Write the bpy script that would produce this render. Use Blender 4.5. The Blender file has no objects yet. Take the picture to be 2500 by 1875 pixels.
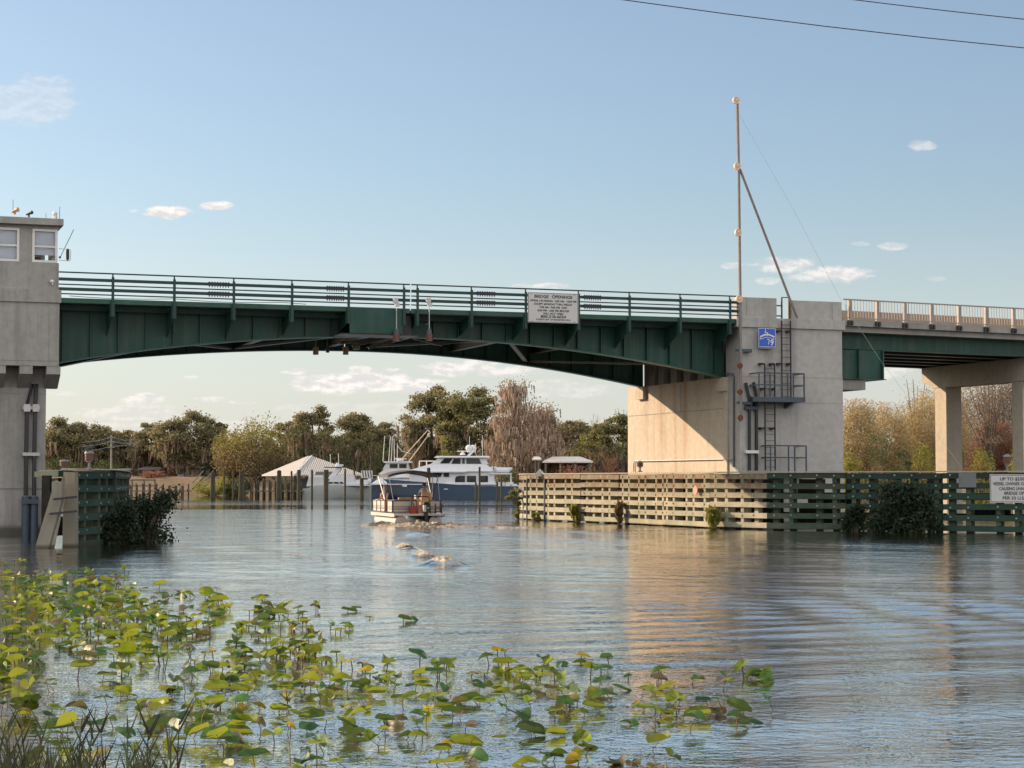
import bpy, math, random
import numpy as np
from mathutils import Vector, Matrix, Euler
R = math.radians
scene = bpy.context.scene
col = scene.collection
rng = random.Random(7)

# ------------------------------------------------------------------ camera
F = 4700.0                      # focal length in pixels of the 2500 px wide photograph
H_EYE = 2.2
PITCH = math.atan((1175 - 937.5) / F)
cam_d = bpy.data.cameras.new('camera'); cam = bpy.data.objects.new('camera', cam_d); col.objects.link(cam)
cam.location = (0, 0, H_EYE); cam.rotation_euler = (R(90) + PITCH, 0, 0)
cam_d.sensor_width = 36; cam_d.lens = 36 * F / 2500; cam_d.clip_end = 6000; cam_d.clip_start = .2
scene.camera = cam

# ------------------------------------------------------------------ light
UB = Vector((.941, .3387, 0)).normalized()      # along the bridge
VB = Vector((-UB.y, UB.x, 0))                   # across the bridge, away from the camera
TO_SUN = (-1.0 * UB + 1.0 * VB + Vector((0, 0, .52))).normalized()
SUN_EL = math.asin(TO_SUN.z)
SUN_AZ = math.atan2(TO_SUN.x, TO_SUN.y)         # from +Y, clockwise
sd = bpy.data.lights.new('sun', 'SUN'); sun = bpy.data.objects.new('sun', sd); col.objects.link(sun)
sd.energy = 5.0; sd.angle = R(.53); sd.color = (1.0, .74, .50)
sun.rotation_euler = TO_SUN.to_track_quat('Z', 'Y').to_euler()
scene.view_settings.view_transform = 'Standard'; scene.view_settings.look = 'None'
scene.view_settings.exposure = 0.42; scene.view_settings.gamma = 1.0
scene.cycles.max_bounces = 7; scene.cycles.diffuse_bounces = 3; scene.cycles.glossy_bounces = 3
scene.cycles.transparent_max_bounces = 8; scene.cycles.caustics_reflective = False
try: scene.cycles.use_denoising = True
except Exception: pass

world = bpy.data.worlds.new('World'); scene.world = world; world.use_nodes = True
wt = world.node_tree; wn = wt.nodes; wl = wt.links; wn.clear()
def N(nt, typ, **kw):
    n = nt.nodes.new(typ)
    for k, v in kw.items():
        if k.startswith('i_'):
            key = k[2:]
            n.inputs[int(key) if key.isdigit() else key.replace('_', ' ')].default_value = v
        else: setattr(n, k, v)
    return n
wo = N(wt, 'ShaderNodeOutputWorld'); bg = N(wt, 'ShaderNodeBackground'); bg.inputs[1].default_value = .122
sky = N(wt, 'ShaderNodeTexSky'); sky.sky_type = 'NISHITA'; sky.sun_disc = False
sky.sun_elevation = SUN_EL; sky.sun_rotation = SUN_AZ; sky.altitude = 0
sky.air_density = 1.0; sky.dust_density = 1.1; sky.ozone_density = 1.6
tc = N(wt, 'ShaderNodeTexCoord'); sep = N(wt, 'ShaderNodeSeparateXYZ'); wl.new(tc.outputs['Generated'], sep.inputs[0])
def wmath(op, a, b=None, c=None):
    n = N(wt, 'ShaderNodeMath', operation=op)
    for i, v in enumerate((a, b, c)):
        if v is None: continue
        if isinstance(v, (int, float)): n.inputs[i].default_value = v
        else: wl.new(v, n.inputs[i])
    return n.outputs[0]
yy = wmath('MAXIMUM', sep.outputs[1], .02)
sx = wmath('DIVIDE', sep.outputs[0], yy); sz = wmath('DIVIDE', sep.outputs[2], yy)
cv = N(wt, 'ShaderNodeCombineXYZ'); wl.new(sx, cv.inputs[0]); wl.new(sz, cv.inputs[1])
nz1 = N(wt, 'ShaderNodeTexNoise', i_Scale=75.0, i_Detail=6.0, i_Roughness=.62)
mp = N(wt, 'ShaderNodeVectorMath', operation='MULTIPLY'); mp.inputs[1].default_value = (1, 2.2, 1)
wl.new(cv.outputs[0], mp.inputs[0]); wl.new(mp.outputs[0], nz1.inputs[0])
nz2 = N(wt, 'ShaderNodeTexNoise', i_Scale=22.0, i_Detail=3.0); wl.new(mp.outputs[0], nz2.inputs[0])
nsum = wmath('ADD', wmath('MULTIPLY', wmath('SUBTRACT', nz1.outputs[0], .5), 1.9), wmath('MULTIPLY', wmath('SUBTRACT', nz2.outputs[0], .5), 1.2))
# puffs: direction (source pixel), half size, opacity
CL = [(402,515,56,15,.95),(527,499,40,11,.9),(320,511,14,6,.35),(2255,350,36,12,.45),(1915,647,85,19,.75),(2030,668,95,20,.75),
      (1875,684,30,9,.5),(2185,599,36,9,.5),(2105,594,22,6,.3),(1790,647,28,8,.4),(860,935,150,26,.95),(980,942,120,18,.8),(1100,900,75,17,.85),(1225,905,85,14,.7),
      (1180,882,52,14,.7),(720,907,38,8,.7),(878,900,28,7,.6),(955,901,20,6,.6),(345,974,58,12,.7),(510,975,50,7,.5),(590,982,40,5,.4),
      (160,960,45,6,.3),(330,1010,130,20,.45),(465,920,22,4,.4),(1345,697,45,8,.6),(1270,697,28,6,.4),(2150,910,70,22,.5),(60,240,110,60,.25),
      (1360,950,110,22,.35),(2370,1000,60,10,.3),(2290,680,30,6,.3),(430,1040,260,16,.3),(1000,1000,300,16,.22)]
mask = None
for (px, py, rx, ry, op) in CL:
    cx = (px - 1250) / F; cz = (1175 - py) / F
    dx = wmath('DIVIDE', wmath('SUBTRACT', sx, cx), 1.25 * rx / F)
    # flat base, billowing top
    dz0 = wmath('SUBTRACT', sz, cz)
    dz = wmath('DIVIDE', dz0, 1.3 * ry / F)
    d2 = wmath('ADD', wmath('MULTIPLY', dx, dx), wmath('MULTIPLY', dz, dz))
    v = wmath('ADD', wmath('SUBTRACT', 1.0, d2), nsum)
    mr = N(wt, 'ShaderNodeMapRange', interpolation_type='SMOOTHSTEP'); wl.new(v, mr.inputs[0])
    mr.inputs[1].default_value = .12; mr.inputs[2].default_value = .80; mr.inputs[3].default_value = 0; mr.inputs[4].default_value = op
    mask = mr.outputs[0] if mask is None else wmath('MAXIMUM', mask, mr.outputs[0])
fr = N(wt, 'ShaderNodeMapRange', interpolation_type='SMOOTHSTEP'); wl.new(sep.outputs[1], fr.inputs[0]); fr.inputs[1].default_value = .5; fr.inputs[2].default_value = .8
mask = wmath('MULTIPLY', mask, fr.outputs[0])
# pale haze towards the horizon and a slightly desaturated zenith
hz = N(wt, 'ShaderNodeMapRange', interpolation_type='SMOOTHERSTEP'); wl.new(sep.outputs[2], hz.inputs[0])
hz.inputs[1].default_value = -.02; hz.inputs[2].default_value = .17; hz.inputs[3].default_value = .72; hz.inputs[4].default_value = .10
tint = N(wt, 'ShaderNodeMix', data_type='RGBA'); tint.blend_type = 'MULTIPLY'; tint.inputs[0].default_value = 1
wl.new(sky.outputs[0], tint.inputs[6]); tint.inputs[7].default_value = (.84, .88, .92, 1)
SKYBASE = tint
hzm = N(wt, 'ShaderNodeMix', data_type='RGBA'); wl.new(hz.outputs[0], hzm.inputs[0]); wl.new(tint.outputs[2], hzm.inputs[6])
hzm.inputs[7].default_value = (4.75, 4.75, 4.65, 1)
cmx = N(wt, 'ShaderNodeMix', data_type='RGBA'); wl.new(mask, cmx.inputs[0]); wl.new(hzm.outputs[2], cmx.inputs[6])
shp = N(wt, 'ShaderNodeVectorMath', operation='ADD'); shp.inputs[1].default_value = (-.0016, .0045, 0); wl.new(mp.outputs[0], shp.inputs[0])
nz3 = N(wt, 'ShaderNodeTexNoise', i_Scale=75.0, i_Detail=6.0, i_Roughness=.62); wl.new(shp.outputs[0], nz3.inputs[0])
shd = N(wt, 'ShaderNodeMapRange', interpolation_type='SMOOTHSTEP'); wl.new(wmath('SUBTRACT', nz1.outputs[0], nz3.outputs[0]), shd.inputs[0]); shd.inputs[1].default_value = -.10; shd.inputs[2].default_value = .12
ccl = N(wt, 'ShaderNodeMix', data_type='RGBA'); wl.new(shd.outputs[0], ccl.inputs[0]); ccl.inputs[6].default_value = (4.9, 4.7, 4.7, 1); ccl.inputs[7].default_value = (6.6, 6.15, 5.8, 1)
wl.new(ccl.outputs[2], cmx.inputs[7])
# bright cloud added out of view behind the camera to light the shaded faces
nr = N(wt, 'ShaderNodeTexNoise', i_Scale=2.6, i_Detail=5.0, i_Roughness=.6); wl.new(tc.outputs['Generated'], nr.inputs[0])
rc = N(wt, 'ShaderNodeMapRange', interpolation_type='SMOOTHSTEP'); wl.new(nr.outputs[0], rc.inputs[0]); rc.inputs[1].default_value = .36; rc.inputs[2].default_value = .56
ry_ = N(wt, 'ShaderNodeMapRange', interpolation_type='SMOOTHSTEP'); wl.new(sep.outputs[1], ry_.inputs[0]); ry_.inputs[1].default_value = .45; ry_.inputs[2].default_value = .0
rmask = wmath('MULTIPLY', rc.outputs[0], ry_.outputs[0])
cm2 = N(wt, 'ShaderNodeMix', data_type='RGBA'); wl.new(rmask, cm2.inputs[0]); wl.new(cmx.outputs[2], cm2.inputs[6]); cm2.inputs[7].default_value = (9.2, 8.8, 8.5, 1)
wl.new(cm2.outputs[2], bg.inputs[0]); wl.new(bg.outputs[0], wo.inputs[0])

# ------------------------------------------------------------------ calibration: photograph pixel -> place
def ray(px, py):
    c = Vector(((px - 1250) / F, 1.0, (937.5 - py) / F)); s, k = math.sin(PITCH), math.cos(PITCH)
    return Vector((c.x, c.y * k - c.z * s, c.y * s + c.z * k))
def at(px, py, Y):
    d = ray(px, py); t = Y / d.y
    return Vector((d.x * t, Y, H_EYE + d.z * t))
def ground_at(px, py, z=0):
    d = ray(px, py); t = (z - H_EYE) / d.z
    return Vector((d.x * t, d.y * t, z))
Y0 = 79.0
O = at(147, 1175, Y0); O.z = 0
def BW(p):                                       # bridge coordinates (u along, w away, z up) -> world
    return O + UB * p[0] + VB * p[1] + Vector((0, 0, p[2]))
def bp(px, py, w):                               # pixel on the vertical plane w -> (u, z)
    d = ray(px, py); n = VB; q = O + VB * w
    t = (q.x * n.x + q.y * n.y) / (d.x * n.x + d.y * n.y)
    P = Vector((d.x * t, d.y * t, H_EYE + d.z * t))
    return (P - O).dot(UB), P.z
def bside(px, py, u):                            # pixel on the vertical plane u -> (w, z)
    d = ray(px, py); q = O + UB * u
    t = (q.x * UB.x + q.y * UB.y) / (d.x * UB.x + d.y * UB.y)
    P = Vector((d.x * t, d.y * t, H_EYE + d.z * t))
    return (P - O).dot(VB), P.z

# ------------------------------------------------------------------ object helpers
def tag(o, label=None, cat=None, group=None, kind=None):
    if label: o['label'] = label
    if cat: o['category'] = cat
    if group: o['group'] = group
    if kind: o['kind'] = kind
    return o
ORI = {}
def thing(name, label, cat, loc=(0, 0, 0), group=None):
    o = bpy.data.objects.new(name, None); col.objects.link(o); o.location = loc; o.empty_display_size = .3
    ORI[o.name] = Vector(loc)
    return tag(o, label, cat, group)
def link_mesh(name, me, parent=None, loc=None):
    o = bpy.data.objects.new(name, me); col.objects.link(o)
    if parent is not None:
        o.parent = parent; ORI[o.name] = ORI[parent.name]
    else:
        o.location = loc or (0, 0, 0); ORI[o.name] = Vector(loc or (0, 0, 0))
    return o
class MB:
    def __init__(s, tf=None): s.v = []; s.f = []; s.tf = tf
    def P(s, p):
        s.v.append(tuple(s.tf(p)) if s.tf else tuple(p)); return len(s.v) - 1
    def hexa(s, q):                              # 8 corners: bottom 4 (ccw), top 4
        i = [s.P(p) for p in q]
        for f in ((3,2,1,0),(4,5,6,7),(0,1,5,4),(1,2,6,5),(2,3,7,6),(3,0,4,7)): s.f.append([i[k] for k in f])
    def box(s, a, b):
        (x0, y0, z0), (x1, y1, z1) = a, b
        s.hexa([(x0,y0,z0),(x1,y0,z0),(x1,y1,z0),(x0,y1,z0),(x0,y0,z1),(x1,y0,z1),(x1,y1,z1),(x0,y1,z1)])
    def beam(s, p, q, w, h, up=(0,0,1)):
        p, q = Vector(p), Vector(q); d = (q - p).normalized(); up = Vector(up)
        if abs(d.dot(up)) > .98: up = Vector((1, 0, 0))
        a = d.cross(up).normalized() * w / 2; b = a.cross(d).normalized() * h / 2
        s.hexa([p-a-b, q-a-b, q+a-b, p+a-b, p-a+b, q-a+b, q+a+b, p+a+b])
    def tube(s, pts, r, n=8, r2=None, cap=True):
        pts = [Vector(p) for p in pts]; m = len(pts); rings = []
        for k, p in enumerate(pts):
            d = (pts[min(k+1, m-1)] - pts[max(k-1, 0)]).normalized()
            up = Vector((0,0,1)) if abs(d.z) < .95 else Vector((1,0,0))
            a = d.cross(up).normalized(); b = a.cross(d)
            rr = r if not isinstance(r, (list, tuple)) else r[k]
            if r2 is not None: rr = r + (r2 - r) * k / (m - 1)
            rings.append([s.P(p + (a * math.cos(2*math.pi*j/n) + b * math.sin(2*math.pi*j/n)) * rr) for j in range(n)])
        for k in range(m-1):
            for j in range(n):
                s.f.append([rings[k][j], rings[k][(j+1)%n], rings[k+1][(j+1)%n], rings[k+1][j]])
        if cap: s.f.append(rings[0][::-1]); s.f.append(rings[-1])
    def prism(s, pts, vec):                       # polygon (list of 3D) extruded by vec
        vec = Vector(vec); a = [s.P(p) for p in pts]; b = [s.P(Vector(p) + vec) for p in pts]; n = len(a)
        s.f.append(a[::-1]); s.f.append(b)
        for k in range(n): s.f.append([a[k], a[(k+1)%n], b[(k+1)%n], b[k]])
    def quad(s, *q): s.f.append([s.P(p) for p in q])
    def grid(s, rows, close=False):
        ids = [[s.P(p) for p in r] for r in rows]
        for a, b in zip(ids, ids[1:]):
            m = len(a)
            for k in range(m if close else m-1): s.f.append([a[k], a[(k+1)%m], b[(k+1)%m], b[k]])
        return ids
    def ball(s, c, r, n=10, m=7):
        c = Vector(c); r = r if isinstance(r, (tuple, list)) else (r, r, r)
        s.grid([[c + Vector((r[0]*math.cos(2*math.pi*j/n)*math.sin(math.pi*i/m), r[1]*math.sin(2*math.pi*j/n)*math.sin(math.pi*i/m), -r[2]*math.cos(math.pi*i/m))) for j in range(n)] for i in range(m+1)], True)
    def build(s, name, mat, parent=None, loc=None, smooth=False, label=None, fix=True):
        o = Vector(loc) if loc is not None else (ORI[parent.name] if parent is not None else Vector((0,0,0)))
        me = bpy.data.meshes.new(name)
        me.from_pydata([(x-o.x, y-o.y, z-o.z) for x, y, z in s.v], [], s.f)
        me.materials.append(mat)
        if fix:
            import bmesh
            b = bmesh.new(); b.from_mesh(me)
            bmesh.ops.remove_doubles(b, verts=b.verts, dist=1e-5)
            bmesh.ops.recalc_face_normals(b, faces=b.faces); b.to_mesh(me); b.free()
        if smooth:
            me.polygons.foreach_set('use_smooth', [True] * len(me.polygons))
            try: me.set_sharp_from_angle(angle=R(38))
            except Exception: pass
        ob = link_mesh(name, me, parent, tuple(o) if parent is None else None)
        if label: ob['label'] = label
        return ob
def np_mesh(name, verts, faces, mat, smooth=False):
    me = bpy.data.meshes.new(name); n = len(verts); k = faces.shape[1]; m = len(faces)
    me.vertices.add(n); me.vertices.foreach_set('co', np.asarray(verts, dtype=np.float32).ravel())
    me.loops.add(m*k); me.loops.foreach_set('vertex_index', faces.astype(np.int32).ravel())
    me.polygons.add(m); me.polygons.foreach_set('loop_start', np.arange(0, m*k, k, dtype=np.int32)); me.polygons.foreach_set('loop_total', np.full(m, k, dtype=np.int32))
    if smooth: me.polygons.foreach_set('use_smooth', np.ones(m, dtype=bool))
    me.update(calc_edges=True); me.materials.append(mat); return me
def copy_tree(o, parent=None):
    c = o.copy(); col.objects.link(c); c.parent = parent
    for ch in list(o.children): copy_tree(ch, c)
    return c

# ------------------------------------------------------------------ materials
def new_mat(name):
    m = bpy.data.materials.new(name); m.use_nodes = True; nt = m.node_tree
    b = nt.nodes['Principled BSDF']; return m, nt, b
def ramp(nt, fac, stops):
    r = N(nt, 'ShaderNodeValToRGB'); e = r.color_ramp.elements
    while len(e) < len(stops): e.new(.5)
    for i, (p, c) in enumerate(stops): e[i].position = p; e[i].color = (*c, 1)
    nt.links.new(fac, r.inputs[0]); return r.outputs[0]
def mixc(nt, fac, a, b, mode='MIX'):
    n = N(nt, 'ShaderNodeMix', data_type='RGBA'); n.blend_type = mode
    for i, v in ((0, fac), (6, a), (7, b)):
        if isinstance(v, (int, float)): n.inputs[i].default_value = v
        elif isinstance(v, tuple): n.inputs[i].default_value = (*v, 1) if len(v) == 3 else v
        else: nt.links.new(v, n.inputs[i])
    return n.outputs[2]
def noise(nt, scale, detail=4, rough=.55, stretch=None, coord='Object', rot=None):
    t = N(nt, 'ShaderNodeTexCoord'); n = N(nt, 'ShaderNodeTexNoise'); n.inputs['Scale'].default_value = scale
    n.inputs['Detail'].default_value = detail; n.inputs['Roughness'].default_value = rough
    m = N(nt, 'ShaderNodeMapping'); m.inputs['Scale'].default_value = stretch or (1, 1, 1)
    if rot: m.inputs['Rotation'].default_value = rot
    nt.links.new(t.outputs[coord], m.inputs[0]); nt.links.new(m.outputs[0], n.inputs[0]); return n.outputs[0]
def bump(nt, b, h, strength=.3, dist=.02):
    n = N(nt, 'ShaderNodeBump'); n.inputs['Strength'].default_value = strength; n.inputs['Distance'].default_value = dist
    nt.links.new(h, n.inputs['Height']); nt.links.new(n.outputs[0], b.inputs['Normal'])
def simple(name, c, rough=.5, metal=0, var=.12, scale=3, spec=.5):
    m, nt, b = new_mat(name)
    n = noise(nt, scale, 4)
    lo = tuple(x * (1 - var) for x in c); hi = tuple(min(1, x * (1 + var)) for x in c)
    nt.links.new(ramp(nt, n, [(.3, lo), (.7, hi)]), b.inputs['Base Color'])
    b.inputs['Roughness'].default_value = rough; b.inputs['Metallic'].default_value = metal
    b.inputs['Specular IOR Level'].default_value = spec; return m
def concrete(name, c, stain=.35, joints=True, rust=0, formz=None):
    m, nt, b = new_mat(name)
    n1 = noise(nt, .35, 5, .6); n2 = noise(nt, 3.5, 5, .6); n3 = noise(nt, .75, 6, .72, (1.2, 1.2, .09))
    cc = ramp(nt, n1, [(.3, tuple(x*.86 for x in c)), (.7, tuple(x*1.1 for x in c))])
    cc = mixc(nt, .35, cc, ramp(nt, n2, [(.35, tuple(x*.7 for x in c)), (.65, tuple(x*1.15 for x in c))]))
    st = N(nt, 'ShaderNodeMapRange'); nt.links.new(n3, st.inputs[0]); st.inputs[1].default_value = .50; st.inputs[2].default_value = .72; st.inputs[4].default_value = stain
    cc = mixc(nt, st.outputs[0], cc, tuple(x*.42 for x in c))
    if rust:
        n4 = noise(nt, .5, 5, .6, (1.6, 1.6, .07)); rm = N(nt, 'ShaderNodeMapRange'); nt.links.new(n4, rm.inputs[0]); rm.inputs[1].default_value = .54; rm.inputs[2].default_value = .68; rm.inputs[4].default_value = rust
        cc = mixc(nt, rm.outputs[0], cc, (.34, .15, .06))
    # tide stain near the water
    g = N(nt, 'ShaderNodeNewGeometry'); sp = N(nt, 'ShaderNodeSeparateXYZ'); nt.links.new(g.outputs['Position'], sp.inputs[0])
    t = N(nt, 'ShaderNodeMapRange'); nt.links.new(sp.outputs[2], t.inputs[0]); t.inputs[1].default_value = .45; t.inputs[2].default_value = .25; t.inputs[3].default_value = 0; t.inputs[4].default_value = .8
    cc = mixc(nt, t.outputs[0], cc, (.05, .05, .035))
    nt.links.new(cc, b.inputs['Base Color']); b.inputs['Roughness'].default_value = .85; b.inputs['Specular IOR Level'].default_value = .25
    bump(nt, b, n2, .25, .01); return m
M = {}
M['concrete'] = concrete('shaded_concrete', (.44, .43, .41), .65)  # front faces: shade put into a greyer, darker copy of the concrete
M['pier_concrete'] = concrete('pier_concrete', (.56, .49, .40), .4, rust=.6)  # river face: sunlight put in as lighter, warmer concrete, plus rust streaks
M['tower'] = concrete('tower_concrete', (.36, .35, .33), .65)
M['cap_concrete'] = concrete('approach_concrete', (.50, .45, .37), .2)
M['slab'] = concrete('slab_concrete', (.33, .32, .30), .5)
def green_steel(name, c, worn=.5):
    m, nt, b = new_mat(name)
    n = noise(nt, .8, 5, .6); n2 = noise(nt, 1.2, 5, .65, (2, 2, .15)); n3 = noise(nt, 14, 4)
    cc = ramp(nt, n, [(.3, tuple(x*.75 for x in c)), (.7, tuple(x*1.25 for x in c))])
    f = N(nt, 'ShaderNodeMapRange'); nt.links.new(n2, f.inputs[0]); f.inputs[1].default_value = .50; f.inputs[2].default_value = .74; f.inputs[4].default_value = worn
    cc = mixc(nt, f.outputs[0], cc, (.10, .115, .085))
    nt.links.new(cc, b.inputs['Base Color']); b.inputs['Roughness'].default_value = .5; b.inputs['Specular IOR Level'].default_value = .35
    bump(nt, b, n3, .08, .005); return m
M['green'] = green_steel('green_bridge_paint', (.011, .058, .045))
M['green_lt'] = green_steel('green_fascia_paint', (.022, .078, .056), .35)
M['green_rail'] = green_steel('green_rail_paint', (.015, .045, .04), .1)
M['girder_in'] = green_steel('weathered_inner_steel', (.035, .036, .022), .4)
M['dark'] = simple('dark_steel', (.02, .022, .03), .5, .3)
M['bluesteel'] = simple('blue_grey_steel', (.055, .075, .10), .55, .2)
M['galv'] = simple('galvanised_steel', (.42, .42, .42), .45, .5)
M['ruststeel'] = simple('rusty_steel', (.17, .06, .03), .8, 0, .3, 9)
M['mast'] = simple('grey_mast_paint', (.20, .18, .18), .5, .2)
M['lens'] = simple('dark_red_lens', (.10, .03, .02), .4)
M['white'] = simple('white_paint', (.72, .72, .70), .45, 0, .05)
M['signwhite'] = simple('sign_white', (.58, .58, .57), .4, 0, .05, 1.2)
M['signblue'] = simple('sign_blue', (.02, .10, .55), .4, 0, .06)
M['black'] = simple('black_paint', (.015, .015, .017), .5)
M['signgrey'] = simple('sign_grey', (.14, .155, .16), .5, 0, .12)
M['rail_alu'] = simple('weathered_aluminium_rail', (.27, .24, .215), .5, .25, .15)
M['lampwhite'] = simple('reflector_disc', (.85, .66, .48), .5, 0, .1, 12)
M['tan'] = simple('tan_vinyl', (.42, .27, .13), .5)
M['red'] = simple('red_paint', (.35, .03, .02), .45)
M['blind'] = simple('window_blind', (.42, .44, .50), .8, 0, .03)
m, nt, b = new_mat('window_glass'); b.inputs['Base Color'].default_value = (.02, .03, .03, 1); b.inputs['Roughness'].default_value = .06; nt.links.new(ramp(nt, noise(nt, 2, 2), [(.3, (.015,.02,.02)), (.7, (.03,.045,.04))]), b.inputs['Base Color']); M['glass'] = m
m, nt, b = new_mat('clear_glass'); b.inputs['Base Color'].default_value = (.9, .95, .95, 1); b.inputs['Roughness'].default_value = .02; b.inputs['Transmission Weight'].default_value = 1; b.inputs['IOR'].default_value = 1.05; M['clear'] = m

def timber(name, greens, browns, z0=.9, z1=2.1, pale=(.46, .40, .25)):
    m, nt, b = new_mat(name)
    rot = (0, 0, 0)
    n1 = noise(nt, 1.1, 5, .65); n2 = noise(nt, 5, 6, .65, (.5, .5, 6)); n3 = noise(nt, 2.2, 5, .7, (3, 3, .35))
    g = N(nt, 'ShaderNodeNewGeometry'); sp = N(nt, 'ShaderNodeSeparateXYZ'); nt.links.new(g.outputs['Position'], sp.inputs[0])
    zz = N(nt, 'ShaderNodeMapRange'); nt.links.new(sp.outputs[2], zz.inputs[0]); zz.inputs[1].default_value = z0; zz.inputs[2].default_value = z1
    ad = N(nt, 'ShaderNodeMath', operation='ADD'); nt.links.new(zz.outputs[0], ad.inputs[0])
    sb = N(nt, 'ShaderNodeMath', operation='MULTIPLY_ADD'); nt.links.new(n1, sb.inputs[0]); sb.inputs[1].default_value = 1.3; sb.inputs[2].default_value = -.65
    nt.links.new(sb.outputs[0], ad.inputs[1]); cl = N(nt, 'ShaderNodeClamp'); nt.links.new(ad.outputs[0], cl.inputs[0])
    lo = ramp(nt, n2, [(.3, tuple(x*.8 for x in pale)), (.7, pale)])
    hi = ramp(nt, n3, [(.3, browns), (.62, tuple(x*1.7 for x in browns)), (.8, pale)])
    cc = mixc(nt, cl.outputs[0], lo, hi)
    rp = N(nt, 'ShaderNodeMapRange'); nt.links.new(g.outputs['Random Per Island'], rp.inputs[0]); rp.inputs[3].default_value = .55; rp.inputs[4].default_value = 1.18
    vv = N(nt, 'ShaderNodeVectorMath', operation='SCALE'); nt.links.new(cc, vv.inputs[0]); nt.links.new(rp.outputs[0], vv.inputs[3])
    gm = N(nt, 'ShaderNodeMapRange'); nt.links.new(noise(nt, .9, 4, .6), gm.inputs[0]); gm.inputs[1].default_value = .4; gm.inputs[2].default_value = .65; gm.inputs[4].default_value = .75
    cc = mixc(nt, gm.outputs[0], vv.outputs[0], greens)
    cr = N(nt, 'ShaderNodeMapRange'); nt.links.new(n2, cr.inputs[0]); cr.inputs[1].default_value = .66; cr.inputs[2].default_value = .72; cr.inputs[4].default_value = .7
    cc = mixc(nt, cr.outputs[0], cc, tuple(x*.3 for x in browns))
    # wet band at the waterline
    wz = N(nt, 'ShaderNodeMapRange'); nt.links.new(sp.outputs[2], wz.inputs[0]); wz.inputs[1].default_value = .14; wz.inputs[2].default_value = .04; wz.inputs[3].default_value = 0; wz.inputs[4].default_value = .8
    cc = mixc(nt, wz.outputs[0], cc, (.05, .045, .03))
    nt.links.new(cc, b.inputs['Base Color']); b.inputs['Roughness'].default_value = .85; b.inputs['Specular IOR Level'].default_value = .2
    bump(nt, b, n2, .5, .02); return m
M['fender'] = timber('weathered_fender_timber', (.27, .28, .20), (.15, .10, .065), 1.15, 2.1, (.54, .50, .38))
M['fender_sh'] = timber('shaded_fender_timber', (.03, .07, .05), (.03, .035, .025), 1.2, 2.6, (.11, .13, .09))  # shaded facets: shade painted in as darker green timber
M['fender_dk'] = timber('deep_shade_fender_timber', (.018, .05, .04), (.018, .03, .026), 1.2, 2.6, (.05, .09, .07))  # deeper shade painted into the green timber, left fender and far right facets
M['pile'] = timber('dock_pile_timber', (.06, .065, .04), (.055, .045, .03), 1.5, 3.5, (.11, .095, .065))
M['deckwood'] = timber('dock_deck_timber', (.15, .14, .11), (.14, .12, .09), .2, 1.5, (.24, .21, .17))
M['dock_post'] = simple('dark_dock_post', (.035, .032, .024), .9, 0, .3, 1)  # even dark brown for dock and boathouse posts
M['gap_shade'] = simple('shade_dark_timber', (.018, .016, .013), .9, 0, .4, 4)  # rear fender timber made near-black so the gaps read as shade
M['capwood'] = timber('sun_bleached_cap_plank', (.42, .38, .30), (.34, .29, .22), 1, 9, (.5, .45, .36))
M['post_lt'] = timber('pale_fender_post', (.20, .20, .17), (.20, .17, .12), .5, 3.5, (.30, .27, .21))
# ================================================================== SETTING: water, ground
def smooth(a, b, x):
    t = np.clip((x - a) / (b - a), 0, 1); return t*t*(3-2*t)
SH_X = [-900, -120, -60, -22, -14, 2, 12, 17, 21, 24, 27, 40, 80, 400, 900]
SH_Y = [318, 318, 318, 316, 300, 290, 285, 280, 270, 200, 150, 138, 130, 128, 128]
def shore(x): return np.interp(x, SH_X, SH_Y)
# wave mounds thrown off by the pontoon boat: (px, py, height, radius across, radius along)
MOUNDS = [(992,1343,.23,.40,1.0),(1034,1361,.23,.40,1.0),(1087,1382,.27,.50,1.2),(1165,1412,.05,.6,1.4),(1022,1306,.09,.4,.8),(1000,1300,.06,.4,.8)]
def wave_h(X, Y):
    h = np.zeros_like(X)
    for (px, py, a, rx, ry) in MOUNDS:
        g = ground_at(px, py); dx = (X - g.x); dy = (Y - g.y)
        h += a * np.exp(-((dx + .12*dy)/rx)**2 * .8 - (dy/ry)**2) * np.where(dx > 0, np.exp(-dx*.3), 1)
    # wash trains fanning out to the right of the boat
    def train(x0, y0, ang, lam, amp, width, length):
        ca, sa = math.cos(ang), math.sin(ang)
        a = (X-x0)*ca + (Y-y0)*sa; c = -(X-x0)*sa + (Y-y0)*ca
        env = np.exp(-(c/width)**2) * np.exp(-((a-length*.5)/(length*.62))**4)
        return amp * env * np.sin(2*math.pi*c/lam + .5*np.sin(a*.25))
    h += train(-4, 62, R(-24), 2.1, .016, 6, 34)
    h += train(-8, 48, R(-14), 1.5, .013, 6, 40)
    h += train(0, 84, R(-4), 2.6, .02, 4.5, 30)
    h += train(4, 36, R(-20), 1.1, .014, 5, 26)
    h += train(-2, 74, R(-30), 1.6, .016, 3.5, 26)
    h += train(2, 28, R(24), 1.1, .011, 6, 26)
    near = smooth(210, 120, Y)
    h += near * .010 * np.sin(X*.55 + Y*.9) * np.sin(Y*.23 - X*.31) + near * .006*np.sin(X*1.3 - Y*1.9 + 1)
    return h
ny, nx = 760, 420
ys = np.concatenate([np.linspace(-30, 12, 20)[:-1], np.exp(np.linspace(math.log(12), math.log(330), ny)), [420, 700, 1500, 4000]])
ts = np.sinh(np.linspace(-1.9, 1.9, nx)); ts = ts / ts.max()
TT, YY = np.meshgrid(ts, ys); XX = TT * (np.maximum(YY, 0) * .55 + 22 + 500*smooth(60, 400, YY))
ZZ = wave_h(XX, YY) * (np.abs(TT) < .9)
ny = len(ys); idx = np.arange(ny*nx).reshape(ny, nx)
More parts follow.
